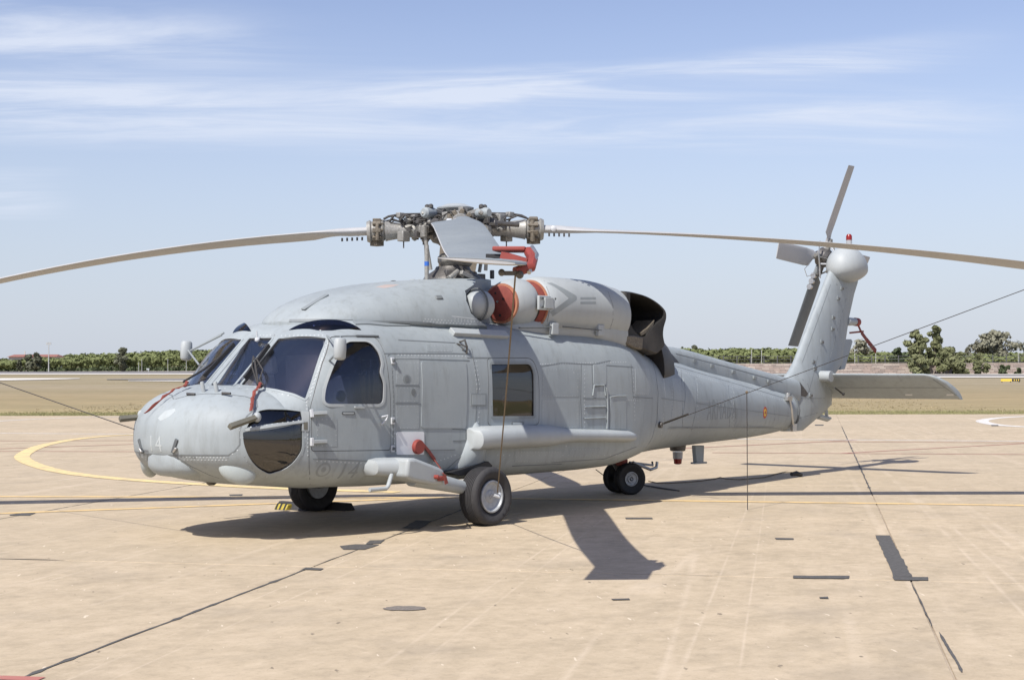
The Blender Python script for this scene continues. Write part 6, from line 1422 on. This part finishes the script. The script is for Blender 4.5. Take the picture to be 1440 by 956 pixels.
tree('pale_tree', 1398, 467, 62, 355, 'pale_leaf', 'big pale spreading tree behind the stone wall at far right', seed=14, blobs=14, dens=130, trunk=.3, flat_=.8)
tree('pale_tree', 1212, 479, 36, 360, 'pale_leaf', 'thin pale nearly bare tree just right of the tail fin', seed=15, blobs=8, dens=40, trunk=.5, lsz=.35)
tree('round_pine', 1263, 491, 26, 300, 'dark_leaf', 'dark round pine behind the wall left of the eucalyptus', seed=16, blobs=7, dens=110, trunk=.2)
tree('far_tree', 977, 487, 18, 420, 'grey_leaf', 'small grey tree rising above the pines behind the tail boom', seed=17, blobs=5, dens=70, trunk=.5)
tree('far_tree', 1361, 491, 12, 350, 'pale_leaf', 'slim pale tree between the bushes and the spreading tree', seed=18, blobs=6, dens=60, trunk=.2)
tree('edge_tree', 1442, 490, 20, 330, 'grey_leaf', 'dark tree cut by the right edge of the view', seed=19, blobs=8, dens=90, trunk=.2)
tree('low_shrub', 1412, 516, 20, 281, 'dark_leaf', 'low dark shrub at the foot of the stone wall', 'bush', seed=20, blobs=4, dens=90, trunk=.02); tree('low_shrub', 1431, 520, 11, 281, 'dark_leaf', 'smallest low shrub at the wall, near the right edge', 'bush', seed=21, blobs=3, dens=60, trunk=.02)
# ---- masts, poles, signs, building
simple('pole_grey', (.42, .42, .40), .6); simple('roof_red', (.30, .13, .10), .85); simple('plaster', (.55, .5, .44), .8); simple('sign_yellow', (.75, .55, .08), .6)
b_ = far(68.5, 385); hz_ = CAM.z+(526.9-481)*385/FPX-b_.z; e = tag(empty('floodlight_mast'), 'tall slim floodlight mast at the far left', 'mast')
MB().tube([b_, b_+Vector((0, 0, hz_))], [.16, .09], 10).build('mast_pole', 'pole_grey', e); MB().box(b_+Vector((0, 0, hz_-.1)), (1.3, .15, .1), Matrix.Rotation(-YAW, 3, 'Z')).build('crossarm', 'pole_grey', e)
for dx in (-.5, -.17, .17, .5):
    for dz in (-.2, .15): MB().box(b_+FR*dx+Vector((0, 0, hz_+dz)), (.24, .2, .26), Matrix.Rotation(-YAW, 3, 'Z')).build('lamp', 'pole_grey', e)
def pole(u, vt, D, label, r=.07):
    b_ = far(u, D); h = CAM.z+(526.9-vt)*D/FPX-b_.z; o = MB().tube([b_, b_+Vector((0, 0, h)), b_+Vector((0, 0, h+.01))], [r, r*.8, r*.8], 8).lathe([(0, r*1.8), (.15, r*1.8)], b_+Vector((0, 0, h)), (0, 0, 1), 8).build('fence_pole', 'pole_grey'); tag(o, label, 'pole', 'thin grey poles along the perimeter')
for u, vt, D, lb in ((195, 509, 380, 'shortest thin pole left of the white sign by the left wood'), (199.5, 504.5, 380, 'thin pale pole just left of the small white sign'), (236, 504.5, 380, 'thin pale pole right of the small white sign'), (262, 500, 380, 'pale pole showing under the far side mirror'), (1057, 494, 295, 'thin pole in front of the pines above the tail boom'), (1071, 495, 295, 'second thin pole in front of the pines above the tail boom'), (1202, 495, 295, 'thin pole right of the tail fin'), (1231.5, 496, 295, 'thin pole below the red tail streamer'), (1432, 492, 295, 'thin pole near the right edge behind the shrub')):
    pole(u, vt, D, lb)
b_ = far(208, 375); e = tag(empty('white_sign'), 'small white board on a post before the left wood', 'sign'); MB().box(b_+Vector((0, 0, .75)), (.7, .1, .35), Matrix.Rotation(-YAW, 3, 'Z')).build('board', 'white_metal', e); MB().tube([b_+FR*.15, b_+FR*.15+Vector((0, 0, .7))], .06, 6).build('post', 'white_metal', e)
b_ = on_ground(1415, 537); e = tag(empty('airfield_sign'), 'low yellow and black airfield sign on the grass at far right', 'sign'); D = (b_-CAM).dot(FH); k = D/FPX
MB().box(b_+Vector((0, 0, .22)), (15*k, .15, .30), Matrix.Rotation(-YAW, 3, 'Z')).build('sign_face', 'sign_yellow', e); MB().box(b_+FR*14*k+Vector((0, 0, .22)), (11*k, .15, .30), Matrix.Rotation(-YAW, 3, 'Z')).build('sign_face', 'black', e)
for d in (11, 14, 17): MB().box(b_+FR*d*k+Vector((0, 0, .22))-FH*.09, (1.2*k, .03, .18), Matrix.Rotation(-YAW, 3, 'Z')).build('sign_mark', 'sign_yellow', e)
for d in (-6, 6, 18): MB().box(b_+FR*d*k+Vector((0, 0, .05)), (.1, .1, .2)).build('sign_foot', 'black', e)
b_ = far(51, 430); e = tag(empty('red_roofed_building'), 'long pale building with a low red tiled roof above the left trees', 'building'); k = 430/FPX; zt2 = CAM.z+(526.9-496.5)*k; ze = CAM.z+(526.9-500)*k; Rb = Matrix.Rotation(-YAW, 3, 'Z')
MB().box(Vector((b_.x, b_.y, (b_.z+ze)/2)), (66*k, 7, ze-b_.z), Rb).build('wall', 'plaster', e)
c = Vector((b_.x, b_.y, ze)); m_ = MB(); A = [c+FR*(-35*k)-FH*4.2, c+FR*(35*k)-FH*4.2, c+FR*(35*k)+FH*4.2, c+FR*(-35*k)+FH*4.2]; B = [c+FR*(-31*k)+Vector((0, 0, zt2-ze)), c+FR*(31*k)+Vector((0, 0, zt2-ze))]
m_.add(A+B, [(0, 1, 5, 4), (2, 3, 4, 5), (1, 2, 5), (3, 0, 4), (0, 3, 2, 1)]); m_.build('roof', 'roof_red', e)
for d in (-24, -12, 0, 12, 24): MB().box(c+FR*d*k-FH*3.55-Vector((0, 0, 1.3)), (1.2, .1, 1.0), Rb).build('window', 'black', e)
MB().tube([c+FR*(-16*k), c+FR*(-16*k)+Vector((0, 0, 1.7))], .12, 6).build('chimney', 'plaster', e)
